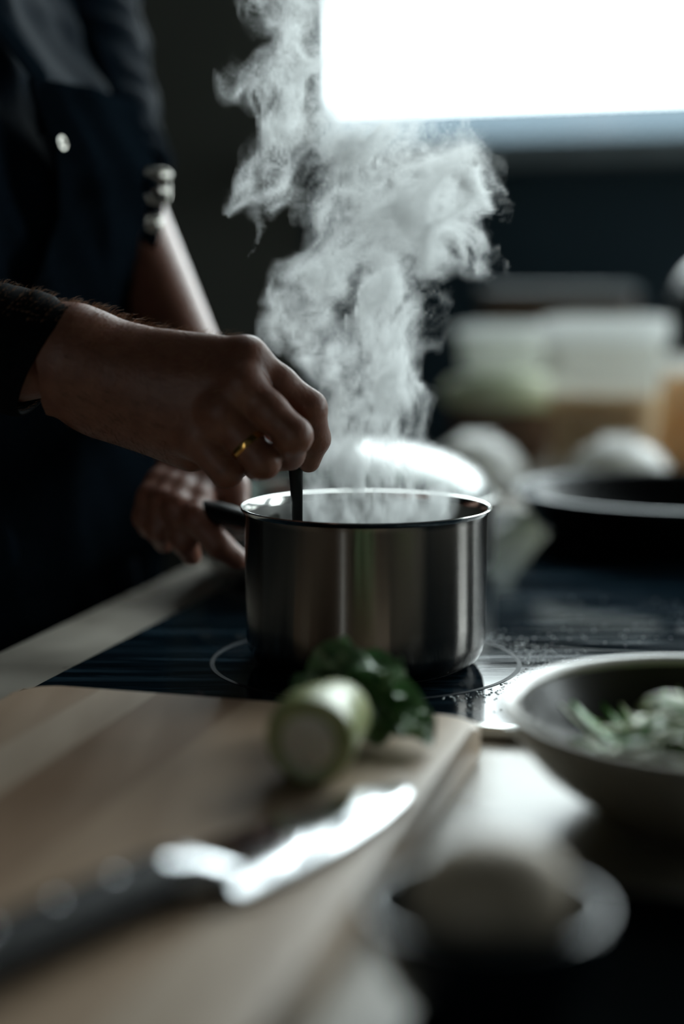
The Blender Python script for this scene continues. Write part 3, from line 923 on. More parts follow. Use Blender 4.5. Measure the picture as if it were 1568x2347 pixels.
tub('food_container', C2, .074, .055, .172, .82, 'tall milky plastic box with a broad white lid beside the wooden bowl', 'plastic tubs by the window wall', M['tub'], M['lid_white'], lid=.034, food=M['beige_food'], fh=.62)
# orange jar at the right edge
C3 = ground(1590, 2.10)
jar = thing('preserve_jar', C3, 'jar of orange preserve at the right edge by the white lidded box', 'jar')
part(jar, 'body', lathe([(0, .0008), (.044, .0008), (.050, .006), (.052, .02), (.052, .10), (.046, .118), (.040, .124), (.040, .130), (0, .130)], C3, 48), M['orange'])
part(jar, 'lid', lathe([(0, .1302), (.043, .1302), (.044, .133), (.044, .148), (.042, .151), (0, .1515)], C3, 48), M['lid_white'])
# clear bowl behind
C4 = ground(1650, 2.40)
cb4 = thing('clear_bowl', C4, 'large upturned clear plastic bowl behind the jar at the right edge', 'bowl')
dm = []
for i in range(15):
    t = math.pi / 2 * i / 14
    dm.append((.125 * math.cos(t) ** .8, .0006 + .300 * math.sin(t)))
part(cb4, 'dome', lathe(dm + [(max(0, r - .003), max(.0008, h - .003)) for r, h in reversed(dm)], C4, 64), M['clear_plastic'])
part(cb4, 'lip', lathe([(.125, .0005), (.133, .001), (.133, .004), (.125, .005)], C4, 64, close=True), M['clear_plastic'])
# grey brown loaf tin shape behind the box
C5 = ground(1275, 2.62)
t5 = thing('storage_box', C5, 'grey brown storage box behind the white lidded tubs', 'box')
part(t5, 'body', rprism([(.0005, .115, .06), (.004, .12, .064), (.232, .126, .068)], C5, RK, .02), M['brown_wood'])
part(t5, 'lid', rprism([(.2325, .130, .072), (.246, .130, .072), (.250, .124, .066)], C5, RK, .022), M['frame'])
# two upturned white bowls
for i, (px, Y, r, h, lab) in enumerate(((1095, 1.86, .062, .062, 'upturned white china bowl behind the saucepan, left of the two'), (1420, 1.84, .066, .060, 'upturned white china bowl behind the frying pan, right of the two'))):
    c = ground(px, Y)
    t = thing('china_bowl', c, lab, 'bowl', 'upturned white bowls behind the hob')
    pr = []
    for k in range(13):
        q = math.pi / 2 * k / 12
        pr.append((r * math.cos(q) ** .75 if k < 12 else 0.0, .001 + h * math.sin(q)))
    pr = [p for p in pr if p[0] > r * .36]
    part(t, 'shell', lathe([(r - .004, .0012)] + pr + [(0, pr[-1][1] + .0005)], c, 56), M['white_china'])
    part(t, 'foot_ring', lathe([(r * .34, pr[-1][1] - .001), (r * .36, pr[-1][1] + .006), (r * .32, pr[-1][1] + .006), (r * .30, pr[-1][1])], c, 40, close=True), M['white_china'])
    part(t, 'lip', lathe([(r - .001, .0006), (r + .0025, .001), (r + .0025, .0035), (r - .001, .004)], c, 56, close=True), M['white_china'])
#PERSON_BEGIN
# ------------------------------------------------------------------ the cook
PB = K(-.64, 1.12, 0)
person = thing('person', PB, 'cook in a dark shirt and apron stirring the saucepan with a spoon', 'person')
PL = person.location
def A3(px, py, Y): return np.array(at(px, py, Y), np.float32)
def K3(a, b, z): return np.array(K(a, b, z), np.float32)
VIEW = np.array((0, 1, 0), np.float32)

WR = A3(165, 830, .886); ELB = A3(-800, 775, .95)
def chain(P, pts, rad, k=.004):
    d = None
    for i in range(len(pts) - 1):
        c = cap(P, pts[i], pts[i + 1], rad[i], rad[i + 1])
        d = c if d is None else smin(d, c, k)
    return d
NEAR_F = [
    ([(565, 822, .872), (640, 880, .874), (708, 935, .878), (722, 1005, .889), (708, 1057, .896)], [.0118, .0102, .0101, .0087, .0068]),
    ([(555, 882, .862), (618, 942, .856), (674, 998, .853), (662, 1040, .871), (676, 1036, .884)], [.0122, .0104, .0101, .0088, .0070]),
    ([(508, 947, .861), (556, 1004, .857), (603, 1057, .855), (592, 1064, .873), (622, 1056, .886)], [.0118, .0100, .0097, .0086, .0070]),
    ([(455, 1003, .868), (492, 1048, .863), (520, 1080, .862), (520, 1082, .878), (548, 1070, .890)], [.0110, .0090, .0089, .0080, .0065])]
def near_hand(P):
    palm = cap(P, WR, A3(-260, 790, .905), .0305, .036, (VIEW, 1.25))
    for a, b, ra, rb, k in (((235, 806, .886), (560, 822, .874), .0175, .0120, .012), ((225, 850, .880), (550, 880, .864), .0165, .0122, .010),
                            ((225, 895, .882), (505, 946, .863), .0165, .0118, .010), ((230, 925, .887), (452, 1003, .869), .0170, .0112, .010),
                            ((245, 925, .897), (440, 1026, .889), .0200, .0140, .012), ((300, 870, .898), (490, 925, .893), .0210, .0200, .012),
                            ((165, 820, .887), (260, 845, .886), .0290, .0230, .014)):
        palm = smin(palm, cap(P, A3(*a), A3(*b), ra, rb), k)
    for c, r in (((566, 818, .8665), .0088), ((553, 878, .8570), .0092), ((506, 943, .8560), .0088), ((453, 1000, .8635), .0080), ((190, 925, .880), .013)):
        palm = smin(palm, cap(P, A3(*c), A3(*c), r, r), .009)
    thumb = chain(P, [A3(*q) for q in ((255, 845, .915), (420, 900, .945), (560, 985, .937), (640, 1035, .916), (662, 1040, .911))], [.019, .0150, .0122, .0105, .0090], .006)
    f = thumb
    for pts, rad in NEAR_F:
        f = smin(f, chain(P, [A3(*q) for q in pts], rad), .0012)
    return smin(palm, f, .0065)
lo = A3(90, 1130, .86); hi = A3(790, 680, .90)
nv, nq = sdf_mesh(near_hand, (lo[0], .826, 1.012), (hi[0], .972, 1.155), .0014, 2)

FAR_F = [
    ([(398, 1070, 1.080), (362, 1105, 1.055), (342, 1140, 1.040), (330, 1185, 1.037), (338, 1212, 1.048)], [.0100, .0090, .0090, .0082, .0065]),
    ([(424, 1080, 1.075), (392, 1118, 1.048), (375, 1150, 1.030), (364, 1215, 1.029), (376, 1245, 1.042)], [.0110, .0098, .0096, .0088, .0070]),
    ([(452, 1090, 1.070), (422, 1130, 1.040), (408, 1165, 1.020), (422, 1240, 1.018), (440, 1275, 1.030)], [.0112, .0100, .0098, .0090, .0072]),
    ([(482, 1098, 1.066), (462, 1150, 1.032), (452, 1190, 1.010), (500, 1248, 1.006), (546, 1282, 1.012)], [.0112, .0102, .0100, .0092, .0075])]
FWR = A3(492, 955, 1.15); FEL = A3(238, 400, 1.33)
def far_hand(P):
    d = cap(P, FWR, FEL, .0250, .038)
    for pts, rad in FAR_F:
        d = smin(d, cap(P, FWR + (np.array(A3(*pts[0])) - FWR) * .15, A3(*pts[0]), .017, rad[0] + .001), .012)
    d = smin(d, cap(P, A3(455, 1040, 1.10), A3(445, 1080, 1.08), .018, .016), .012)
    f = chain(P, [A3(*q) for q in ((500, 1010, 1.115), (520, 1060, 1.075), (533, 1120, 1.048), (548, 1185, 1.030))], [.018, .0140, .0112, .0088], .006)
    for pts, rad in FAR_F:
        f = smin(f, chain(P, [A3(*q) for q in pts], rad), .0015)
    return smin(d, f, .008)
lo = A3(260, 1330, 1.0); hi = A3(620, 430, 1.30)
fv, fq = sdf_mesh(far_hand, (lo[0] - .03, .975, .925), (.0, 1.345, 1.262), .0030, 1)

SHN = K3(-.66, .925, 1.43); SHF = K3(-.66, 1.325, 1.43)
def figure(P):
    AD = K3(1, 0, 0)
    d = cap(P, K3(-.675, 1.12, 1.02), K3(-.69, 1.12, 1.34), .125, .132, (AD, 1.35))
    d = smin(d, cap(P, K3(-.66, 1.05, .98), K3(-.66, 1.19, .98), .125, .125), .05)
    d = smin(d, cap(P, K3(-.68, 1.02, 1.39), K3(-.68, 1.22, 1.39), .07, .07), .06)
    for b in (1.03, 1.21):
        d = smin(d, cap(P, K3(-.66, b, .95), K3(-.66, b, .50), .095, .062), .03)
        d = smin(d, cap(P, K3(-.66, b, .50), K3(-.68, b, .09), .060, .040), .02)
        d = smin(d, cap(P, K3(-.69, b, .045), K3(-.50, b + (b - 1.12) * .3, .035), .040, .030), .02)
    d = smin(d, cap(P, K3(-.65, 1.12, 1.45), K3(-.60, 1.12, 1.56), .058, .055), .03)
    H = K3(-.575, 1.11, 1.655)
    d = smin(d, cap(P, H + K3(-.02, 0, .015), H + K3(.02, 0, .02), .088, .080), .02)
    d = smin(d, cap(P, H + K3(.03, 0, -.05), H + K3(.05, 0, -.075), .055, .040), .03)
    d = smin(d, cap(P, H + K3(.085, 0, .0), H + K3(.112, 0, -.035), .010, .013), .012)
    for s in (-1, 1):
        d = smin(d, cap(P, H + K3(-.01, .083 * s, .01), H + K3(-.012, .087 * s, -.03), .016, .010), .006)
        d = np.maximum(d, -(cap(P, H + K3(.098, .032 * s, .008), H + K3(.098, .032 * s, .008), .012, .012)))
        d = smin(d, cap(P, H + K3(.085, .032 * s, .006), H + K3(.085, .032 * s, .006), .012, .012), .003)
    d = smin(d, cap(P, H + K3(.088, -.02, -.068), H + K3(.088, .02, -.068), .007, .007), .006)
    d = smin(d, cap(P, SHN, ELB, .052, .042), .04)
    d = smin(d, cap(P, ELB, A3(60, 815, .890), .040, .029), .02)
    d = smin(d, cap(P, SHF, FEL, .052, .042), .04)
    d = smin(d, cap(P, FEL, FEL + (FWR - FEL) * .12, .040, .036), .02)
    return d
bv, bq = sdf_mesh(figure, (-.62, .72, -.01), (-.06, 1.47, 1.78), .011, 2)
V = np.concatenate([nv, fv, bv]); Q = np.concatenate([nq, fq + len(nv), bq + len(nv) + len(fv)])
body = part(person, 'body', (V.tolist(), Q.tolist()), M['skin'], auto=None)
body.data.shade_smooth()

# gold band on the third finger
RC = (A3(556, 1004, .857) + A3(582, 1034, .856)) / 2
RD = Vector(A3(603, 1057, .855) - A3(508, 947, .861)).normalized()
RX = RD.to_track_quat('Z', 'Y').to_matrix()
part(person, 'finger_ring', lathe([(.0098, -.0021), (.0110, -.0019), (.0114, 0), (.0110, .0019), (.0098, .0021)], Vector(RC), 56, RX, close=True), M['gold'], body, label='gold wedding band')

# fine hairs on the forearm and hand back
me = body.data
nrm = np.zeros(len(me.vertices) * 3); me.vertices.foreach_get('normal', nrm); nrm = nrm.reshape(-1, 3)
rs = np.random.RandomState(4)
armd = Vector(A3(520, 800, .874) - WR).normalized()
def fuzz(name, P, Nn, count, L, rad, dirv, m, parent, base, lift=(.45, .9)):
    vs, fs = [], []
    pick = rs.choice(len(P), count)
    for i in pick:
        n = Vector(Nn[i]); p = Vector(P[i])
        d = (dirv * rs.uniform(.6, 1.1) + n * rs.uniform(*lift) + Vector(rs.normal(0, .22, 3))).normalized()
        l = L * rs.uniform(.45, 1.25)
        s = d.cross(n)
        if s.length < 1e-3: continue
        s.normalize(); w = s.cross(d)
        mid = p + d * l * .55
        tip = p + (d + dirv * .35 - n * .15).normalized() * l
        n0 = len(vs)
        for q, r in ((p - n * .0006, rad), (mid, rad * .75)):
            vs += [q + s * r, q - s * r * .5 + w * r * .87, q - s * r * .5 - w * r * .87]
        vs.append(tip)
        for k in range(3):
            k2 = (k + 1) % 3
            fs += [(n0 + k, n0 + k2, n0 + 3 + k2, n0 + 3 + k), (n0 + 3 + k, n0 + 3 + k2, n0 + 6)]
    return mk(name, vs, fs, m, parent, True, base=base, kind='stuff')
nn = nrm[:len(nv)]
xw = nv[:, 0]
x_a, x_b = A3(150, 800, .886)[0], A3(545, 790, .874)[0]
top = (xw > x_a) & (xw < x_b) & (nn[:, 2] > .25)
side = (xw > x_a) & (xw < A3(380, 900, .87)[0]) & (nn[:, 1] < -.3) & (nn[:, 2] <= .5)
fuzz('arm_hair', nv[top], nn[top], 2100, .0072, .00007, armd, M['arm_hair'], body, PL, (.25, .8))
fuzz('arm_hair', nv[side], nn[side], 700, .0065, .00007, (armd + Vector((0, 0, -.5))).normalized(), M['hair'], body, PL, (.15, .45))

# clothing ---------------------------------------------------------
def ridge(x):
    return (1 - abs(math.sin(x))) ** 2.5 - .25
def fold(t, z, s=0):
    w = .5 * math.sin(9 * z + s) + .35 * math.sin(21 * z + 2 * t)
    return (.0095 * ridge(3.4 * t + 4.5 * (z - 1.0) + w + s) + .0060 * ridge(6.1 * t - 7 * (z - 1.0) + 1.7 * w + 1 + s) + .0030 * math.sin(41 * z - 7 * t + 2 * s + 1.3) + .0018 * math.sin(70 * z + 21 * t + s))
TL = [(.60, -.505, -.800, .205), (.80, -.502, -.800, .20), (.93, -.500, -.79, .185), (1.02, -.500, -.79, .180), (1.12, -.500, -.795, .182), (1.22, -.508, -.80, .190),
      (1.29, -.530, -.805, .197), (1.35, -.560, -.81, .198), (1.41, -.59, -.80, .185), (1.455, -.58, -.775, .145), (1.485, -.605, -.74, .095), (1.505, -.62, -.72, .072)]
def tl(z):
    for i in range(len(TL) - 1):
        if z <= TL[i + 1][0]:
            f = max(0, (z - TL[i][0]) / (TL[i + 1][0] - TL[i][0]))
            f = f * f * (3 - 2 * f)
            return [TL[i][k] + (TL[i + 1][k] - TL[i][k]) * f for k in (1, 2, 3)]
    return list(TL[-1][1:])
def torso_pt(t, z, off=0.0, amp=1.0, s=0):
    f, bk, w = tl(z)
    ca, da = (f + bk) / 2, (f - bk) / 2
    c, si = math.cos(t), math.sin(t)
    e = .86
    k = amp * fold(t, z, s) + off
    return K(ca + (da + k) * math.copysign(abs(c) ** e, c), 1.12 + (w + k) * math.copysign(abs(si) ** e, si), z)
n_t, n_z = 120, 110
vs, fs = [], []
for i in range(n_z):
    z = .80 + (1.505 - .80) * i / (n_z - 1)
    am = min(1, max(0.15, (1.52 - z) / .12))
    for k in range(n_t):
        vs.append(torso_pt(2 * math.pi * k / n_t, z, 0, am))
for i in range(n_z - 1):
    for k in range(n_t):
        k2 = (k + 1) % n_t
        fs.append((i * n_t + k, i * n_t + k2, (i + 1) * n_t + k2, (i + 1) * n_t + k))
shirt = part(person, 'shirt', (vs, fs), M['shirt'], auto=None)
def sleeve(name, pts, rad, m, seed, slant=0.0, seg=48, amp=.0022, parent=None, squash=1.0, nn_=60):
    """pts along the arm; the last section is the open cuff, turned inward"""
    pts = [Vector(p) for p in pts]
    vs, fs = [], []
    ln = len(pts) - 1
    tot = nn_ + 3
    for i in range(tot):
        t = min(1.0, i / (nn_ - 1))
        q = t * ln; j = min(int(q), ln - 1); f = q - j
        c = pts[j].lerp(pts[j + 1], f)
        r = rad[j] + (rad[j + 1] - rad[j]) * f
        d = (pts[j + 1] - pts[j]).normalized()
        up = Vector((0, 0, 1)); s = d.cross(up).normalized(); w = s.cross(d).normalized()
        if i >= nn_:
            r -= (.0012, .0030, .0032)[i - nn_]
            c = c - d * (.0, .0015, .03)[i - nn_]
        for k in range(seg):
            a = 2 * math.pi * k / seg
            fl = amp * (math.sin(3 * a + 31 * t + seed) + .8 * math.sin(2 * a - 57 * t + 2 * seed) + .6 * math.sin(5 * a + 83 * t)) * (0.35 if i >= nn_ - 2 else 1)
            rr = r + fl
            vs.append(c + s * (rr * squash * math.cos(a)) + w * (rr * math.sin(a)) + d * (slant * math.sin(a) * t))
    for i in range(tot - 1):
        for k in range(seg):
            k2 = (k + 1) % seg
            fs.append((i * seg + k, i * seg + k2, (i + 1) * seg + k2, (i + 1) * seg + k))
    return part(person, name, (vs, fs), m, parent, auto=None)
sleeve('sleeve', [SHN + (SHN - ELB) * .02, SHN * .5 + ELB * .5, ELB], [.080, .066, .056], M['sleeve'], 1, parent=shirt)
cuff = sleeve('sleeve', [ELB + (ELB - WR) * .10, ELB, A3(-400, 783, .915), A3(-150, 786, .900), A3(0, 800, .893), A3(120, 826, .887)], [.045, .050, .0465, .041, .0375, .0350], M['sleeve'], 2, slant=.012, parent=shirt, amp=.0010, squash=.85)
sleeve('sleeve', [SHF, SHF * .5 + FEL * .5, FEL + (SHF - FEL) * .05, FEL + (FWR - FEL) * .07], [.082, .068, .056, .054], M['shirt'], 3, parent=shirt)
cv = np.zeros(len(cuff.data.vertices) * 3); cuff.data.vertices.foreach_get('co', cv); cv = cv.reshape(-1, 3) + np.array(PL)
cn = np.zeros(len(cuff.data.vertices) * 3); cuff.data.vertices.foreach_get('normal', cn); cn = cn.reshape(-1, 3)
cen = np.array(A3(0, 800, .893))
if ((cv[1000] - np.array(A3(-400, 783, .915))) @ cn[1000]) < 0: cn = -cn
sel = (cv[:, 0] > A3(-120, 786, .9)[0]) & (cn[:, 2] > .5)
fuzz('sleeve_fuzz', cv[sel], cn[sel], 700, .0045, .00008, armd, M['arm_hair'], cuff, PL, (.2, .9))

# apron: bib standing a little off the chest, skirt below
vs, fs = [], []
nu, nvv = 46, 90
for side_ in (0, 1):
    for i in range(nvv):
        z = .42 + (1.287 - .42) * i / (nvv - 1)
        tw = 1.25 if z < .98 else max(.42, 1.25 - (z - .98) * 4.0)
        for k in range(nu):
            u = -1 + 2 * k / (nu - 1)
            t = u * tw
            lift = .010 + .020 * max(0, (z - 1.12) / .17) * (1 - .3 * u * u)
            if z < .92: lift = .004
            p = torso_pt(t, max(z, .62), lift - side_ * .0016, .6, 1.7)
            vs.append(Vector((p.x, p.y, z)))
N_ = nu * nvv
for i in range(nvv - 1):
    for k in range(nu - 1):
        a = i * nu + k
        fs.append((a, a + 1, a + nu + 1, a + nu)); fs.append((N_ + a, N_ + a + nu, N_ + a + nu + 1, N_ + a + 1))
bd = [k for k in range(nu)] + [i * nu + nu - 1 for i in range(1, nvv)] + [(nvv - 1) * nu + k for k in reversed(range(nu - 1))] + [i * nu for i in reversed(range(1, nvv - 1))]
for q in range(len(bd)):
    a, b = bd[q], bd[(q + 1) % len(bd)]
    fs.append((a, N_ + a, N_ + b, b))
apron = part(person, 'apron', (vs, fs), M['apron'], auto=None)
bm = bmesh.new(); bm.from_mesh(apron.data); bmesh.ops.recalc_face_normals(bm, faces=bm.faces); bm.to_mesh(apron.data); bm.free()
def ribbon(pts, w, th=.0015):
    return tube(pts, [w] * len(pts), 10, th / w, up=Vector(K(1, 0, .15)))
for s in (-1, 1):
    pts = [torso_pt(s * q, z, .012) for q, z in ((.36, 1.25), (.37, 1.29), (.46, 1.34), (.68, 1.39), (1.0, 1.43), (1.3, 1.462), (1.7, 1.48))]
    part(person, 'strap', ribbon(pts, .014), M['apron'], apron, auto=None)
def buckle(c, n, w, h, nm='buckle'):
    n = Vector(n).normalized(); R = n.to_track_quat('Z', 'Y').to_matrix()
    pts = [R @ Vector((x, y, 0)) + c for x, y in rrect(w, h, .004, 3)]
    pts.append(pts[0]); pts.append(pts[1])
    part(person, nm, tube(pts, .0022, 8, caps=False), M['metal_btn'], apron, auto=None)
    part(person, nm, tube([R @ Vector((-w, 0, .001)) + c, R @ Vector((w, 0, .001)) + c], .0022, 8), M['metal_btn'], apron, auto=None)
def on_front(px, py, Y): return at(px, py, Y)
buckle(on_front(360, 402, 1.175), (.55, -.8, .1), .010, .004)
buckle(on_front(360, 438, 1.175), (.55, -.8, .1), .009, .008)
buckle(on_front(352, 512, 1.175), (.55, -.8, .1), .006, .005)
part(person, 'side_strap', tube([at(330, 420, 1.15), at(357, 432, 1.178), at(356, 470, 1.18), at(352, 520, 1.18), at(340, 560, 1.17)], .007, 10, .2, up=Vector((.5, -.8, 0))), M['apron'], apron, auto=None)

# eyelet on the near side of the shirt
from mathutils.bvhtree import BVHTree
dr = Vector(ray(131, 330)).normalized()
hit, hn, hd_ = None, None, 9e9
for g_ in (shirt, apron):
    bvh = BVHTree.FromPolygons([v.co + PL for v in g_.data.vertices], [list(p.vertices) for p in g_.data.polygons])
    h_, n_, _, d_ = bvh.ray_cast(Vector((0, 0, CAMZ)), dr)
    if h_ is not None and d_ < hd_: hit, hn, hd_ = h_, n_, d_
if hit is not None:
    if hn.dot(dr) > 0: hn = -hn
    hn = (hn + Vector((.9, 0, .1))).normalized()
    part(person, 'eyelet', lathe([(.0030, .0), (.0048, .0003), (.0052, .0012), (.0046, .0020), (.0034, .0018)], hit + hn * .003, 28, hn.to_track_quat('Z', 'Y').to_matrix(), close=True), M['metal_btn'], shirt, label='small metal eyelet')
# trousers, shoes, hair
for b in (1.03, 1.21):
    part(person, 'trouser_leg', tube([K(-.66, b, .97), K(-.66, b, .80), K(-.66, b, .5), K(-.675, b, .25), K(-.68, b, .07)], [.125, .115, .085, .075, .07], 28, up=Vector(K(1, 0, 0))), M['apron'], auto=None)
    part(person, 'shoe', tube([K(-.76, b, .045), K(-.73, b, .05), K(-.66, b, .055), K(-.57, b, .045), K(-.50, b, .038), K(-.47, b, .035)], [.022, .043, .046, .046, .042, .02], 20, .85), M['shoe'], auto=None)
hv, hq = sdf_mesh(lambda P: np.maximum(cap(P, K3(-.60, 1.11, 1.685), K3(-.565, 1.11, 1.69), .096, .088), -(P @ K3(-.55, 0, .83) - float(K3(-.535, 1.11, 1.675) @ K3(-.55, 0, .83)))), (-.40, .95, 1.58), (-.10, 1.35, 1.80), .006, 1)
part(person, 'head_hair', (hv.tolist(), hq.tolist()), M['hair'], body, auto=None)
#PERSON_END
#STEAM_BEGIN
STEAM_DENSITY = 82.0
# ------------------------------------------------------------------ steam: a density grid carried through curling air
def curl_field(n, seed, slope, kmin, kmax):
    r = np.random.RandomState(seed)
    k = np.fft.fftfreq(n) * n
    kx, ky, kz = np.meshgrid(k, k, k, indexing='ij')
    k2 = np.sqrt(kx * kx + ky * ky + kz * kz); k2[0, 0, 0] = 1
    amp = np.where((k2 >= kmin) & (k2 <= kmax), k2 ** (-slope), 0)
    A = [np.fft.fftn(r.normal(size=(n, n, n))) * amp for _ in range(3)]
    v = [ky * A[2] - kz * A[1], kz * A[0] - kx * A[2], kx * A[1] - ky * A[0]]
    v = np.stack([np.real(np.fft.ifftn(1j * q)) for q in v], -1).astype(np.float32)
    return v / v.std()
def noise_field(n, seed, slope, kmin, kmax):
    r = np.random.RandomState(seed)
    k = np.fft.fftfreq(n) * n
    kx, ky, kz = np.meshgrid(k, k, k, indexing='ij')
    k2 = np.sqrt(kx * kx + ky * ky + kz * kz); k2[0, 0, 0] = 1
    f = np.real(np.fft.ifftn(np.fft.fftn(r.normal(size=(n, n, n))) * np.where((k2 >= kmin) & (k2 <= kmax), k2 ** (-slope), 0)))
    return (f / f.std()).astype(np.float32)[..., None]
def tri(F, P, tile):
    n = F.shape[0]
    q = P * np.float32(n / tile)
    i = np.floor(q).astype(np.int32)
    f = (q - i).astype(np.float32)
    i %= n; j = (i + 1) % n
    flat = F.reshape(-1, F.shape[-1])
    out = 0
    for a in (0, 1):
        xa = (j if a else i)[:, 0] * (n * n); wa = f[:, 0] if a else 1 - f[:, 0]
        for b in (0, 1):
            yb = (j if b else i)[:, 1] * n; wb = wa * (f[:, 1] if b else 1 - f[:, 1])
            for c in (0, 1):
                zc = (j if c else i)[:, 2]; wc = wb * (f[:, 2] if c else 1 - f[:, 2])
                out = out + flat[xa + yb + zc] * wc[:, None]
    return out
BLOBS = [(720, 1150, 60), (800, 1140, 90), (900, 1140, 90), (990, 1150, 60), (790, 1070, 90), (880, 1060, 100), (950, 1050, 50), (800, 990, 85), (880, 980, 90), (930, 960, 60), (780, 900, 80), (860, 890, 90), (920, 880, 50),
         (745, 820, 70), (840, 810, 95), (920, 790, 75), (690, 750, 55), (770, 730, 85), (870, 720, 85), (940, 720, 45), (990, 800, 22), (660, 690, 45), (650, 640, 35), (740, 640, 85), (840, 620, 100), (920, 600, 85),
         (1000, 590, 55), (1060, 610, 24), (1095, 640, 12), (740, 540, 55), (820, 520, 100), (930, 500, 110), (1030, 520, 55), (1085, 500, 22), (800, 420, 95), (900, 400, 115), (1010, 400, 70), (1075, 400, 32), (1060, 330, 30), (860, 320, 80),
         (960, 310, 55), (740, 360, 65), (660, 360, 70), (590, 350, 60), (545, 400, 30), (590, 430, 28), (700, 280, 75), (620, 260, 75), (570, 210, 65), (530, 210, 40), (600, 140, 85), (680, 170, 70),
         (560, 90, 50), (640, 60, 85), (690, 60, 50), (600, -10, 70), (650, -60, 90), (620, -150, 90), (600, -250, 90), (610, 560, 16), (615, 500, 10), (680, 460, 16)]
gx = (-.100, .112, .0016); gy = (.868, 1.006, .0021); gz = (.966, 1.400, .0016)
ax = [np.arange(g[0], g[1], g[2], dtype=np.float32) for g in (gx, gy, gz)]
NX, NY, NZ = [len(q) for q in ax]
P0 = np.stack(np.meshgrid(*ax, indexing='ij'), -1).reshape(-1, 3)
m2 = np.full((NX, NZ), 9.0)
for bx, by, br in BLOBS:
    c = at(bx, by, .934)
    m2 = np.minimum(m2, np.hypot(ax[0][:, None] - c.x, ax[2][None, :] - c.z) - br * 1.1 / 3730)
near = (np.repeat((m2 < .016)[:, None, :], NY, 1)).reshape(-1)
VEL = curl_field(64, 11, 2.6, 1.0, 14)
VEL2 = curl_field(64, 23, 2.2, 2.0, 20)
Pq = P0[near].copy()
stretch = np.array((1, 1, .72), np.float32)
hgt = np.clip((P0[near][:, 2:3] - .99) / .25, .12, 1.0)
STEPS = 9
for s_ in range(STEPS):
    Pq -= tri(VEL, Pq * stretch, .21) * (np.float32(.0017) * hgt)
    if s_ > 3:
        Pq -= tri(VEL2, Pq * stretch, .085) * (np.float32(.00075) * hgt)
rz = np.random.RandomState(3)
D = np.full(len(Pq), 1.0, np.float32)
for bx, by, br in BLOBS:
    r = br * 1.10 / 3730.0
    c = np.array(at(bx, by, .934 + rz.normal(0, .010)), np.float32)
    q = (Pq - c) * np.array((1, 1.2, .92), np.float32)
    d = np.sqrt((q * q).sum(1)) - r
    h = np.clip(.5 + .5 * (D - d) / .007, 0, 1)
    D = D + (d - D) * h - .007 * h * (1 - h)
env = np.clip(-D / .012, 0, 1); env = env * env * (3 - 2 * env)
shell = np.exp(-((D + .0022) / .0017) ** 2)
N1 = tri(noise_field(64, 5, 2.1, 2, 26), Pq * np.array((1, 1, .6), np.float32), .11)[:, 0]
N2 = tri(noise_field(64, 8, 1.35, 3, 31), Pq * np.array((1, 1, .45), np.float32), .075)[:, 0]
tex = np.clip(.42 + .44 * N1 + .36 * N2, 0.02, 2.6)
dens = env * tex ** 1.7 + .30 * shell * np.clip(.5 + .6 * N1, 0, 1.5)
dfull = np.zeros(len(P0), np.float32); dfull[near] = dens; dens = dfull
zz = P0[:, 2]
dens *= np.clip((1.395 - zz) / .02, 0, 1) * np.clip((zz - .966) / .012, 0, 1)
# keep the vapour inside the pan below its rim
rr_ = np.hypot(P0[:, 0] - POT.x, P0[:, 1] - POT.y)
dens *= np.where(zz < 1.008, np.clip((.071 - rr_) / .006, 0, 1), 1)
dens[dens < .012] = 0
dens = np.ascontiguousarray(dens, np.float32)
sm = bpy.data.meshes.new('steam')
sm.vertices.add(len(P0))
sm.vertices.foreach_set('co', P0.ravel())
sm.attributes.new('vapour', 'FLOAT', 'POINT').data.foreach_set('value', dens)
steam = bpy.data.objects.new('steam', sm)
COL.objects.link(steam)
tag(steam, 'white curling steam rising from the open saucepan', 'steam', kind='stuff')
smat = bpy.data.materials.new('steam_vapour')
smat.use_nodes = True
nt = smat.node_tree
nt.nodes.remove(nt.nodes['Principled BSDF'])
pv = nt.nodes.new('ShaderNodeVolumePrincipled')
pv.inputs['Color'].default_value = (.97, .985, .98, 1)
pv.inputs['Density'].default_value = STEAM_DENSITY
pv.inputs['Anisotropy'].default_value = .45
nt.links.new(pv.outputs[0], nt.nodes['Material Output'].inputs['Volume'])
ng = bpy.data.node_groups.new('vapour_grid', 'GeometryNodeTree')
ng.interface.new_socket('Geometry', in_out='INPUT', socket_type='NodeSocketGeometry')
ng.interface.new_socket('Geometry', in_out='OUTPUT', socket_type='NodeSocketGeometry')
N = ng.nodes; Lk = ng.links
gi = N.new('NodeGroupInput'); go = N.new('NodeGroupOutput')
pos = N.new('GeometryNodeInputPosition')
sep = N.new('ShaderNodeSeparateXYZ'); Lk.new(pos.outputs[0], sep.inputs[0])
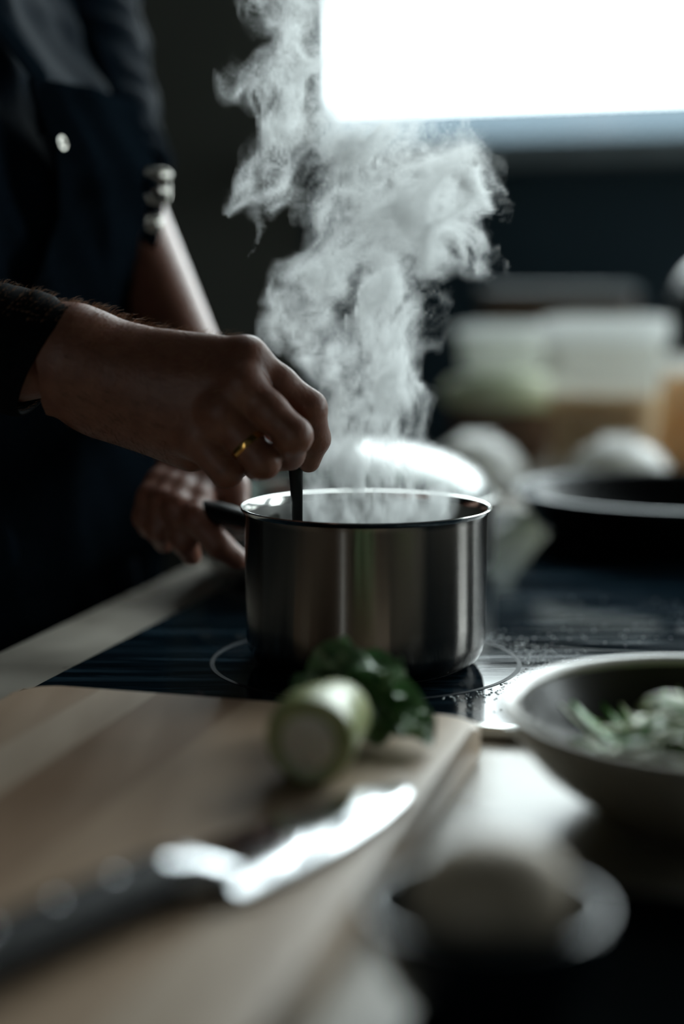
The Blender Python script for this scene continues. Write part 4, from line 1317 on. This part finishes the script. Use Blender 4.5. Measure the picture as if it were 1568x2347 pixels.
def mth(op, a, b=None, c=None):
    m = N.new('ShaderNodeMath'); m.operation = op
    for i, q in enumerate((a, b, c)):
        if q is None: continue
        if isinstance(q, (int, float)): m.inputs[i].default_value = q
        else: Lk.new(q, m.inputs[i])
    return m.outputs[0]
ii = []
for k, (g, n) in enumerate(zip((gx, gy, gz), (NX, NY, NZ))):
    t = mth('DIVIDE', mth('SUBTRACT', sep.outputs[k], float(ax[k][0])), g[2])
    t = mth('ROUND', t)
    ii.append(mth('MINIMUM', mth('MAXIMUM', t, 0.0), float(n - 1)))
# integer maths so that large grids keep exact indices
f2i = []
for t in ii:
    q = N.new('FunctionNodeFloatToInt'); Lk.new(t, q.inputs[0]); f2i.append(q.outputs[0])
def imth(op, a, b):
    m = N.new('FunctionNodeIntegerMath'); m.operation = op
    for i, q in enumerate((a, b)):
        if isinstance(q, int): m.inputs[i].default_value = q
        else: Lk.new(q, m.inputs[i])
    return m.outputs[0]
index = imth('ADD', imth('MULTIPLY', imth('ADD', imth('MULTIPLY', f2i[0], NY), f2i[1]), NZ), f2i[2])
na = N.new('GeometryNodeInputNamedAttribute'); na.data_type = 'FLOAT'; na.inputs['Name'].default_value = 'vapour'
si = N.new('GeometryNodeSampleIndex'); si.data_type = 'FLOAT'; si.domain = 'POINT'
Lk.new(gi.outputs[0], si.inputs['Geometry']); Lk.new(na.outputs[0], si.inputs['Value']); Lk.new(index, si.inputs['Index'])
vc = N.new('GeometryNodeVolumeCube')
vc.inputs['Min'].default_value = (float(ax[0][0]), float(ax[1][0]), float(ax[2][0]))
vc.inputs['Max'].default_value = (float(ax[0][-1]), float(ax[1][-1]), float(ax[2][-1]))
vc.inputs['Resolution X'].default_value = NX; vc.inputs['Resolution Y'].default_value = NY; vc.inputs['Resolution Z'].default_value = NZ
Lk.new(si.outputs[0], vc.inputs['Density'])
st = N.new('GeometryNodeSetMaterial'); st.inputs['Material'].default_value = smat
Lk.new(vc.outputs[0], st.inputs['Geometry']); Lk.new(st.outputs[0], go.inputs[0])
sm.materials.append(smat)
md = steam.modifiers.new('vapour_grid', 'NODES')
md.node_group = ng
#STEAM_END
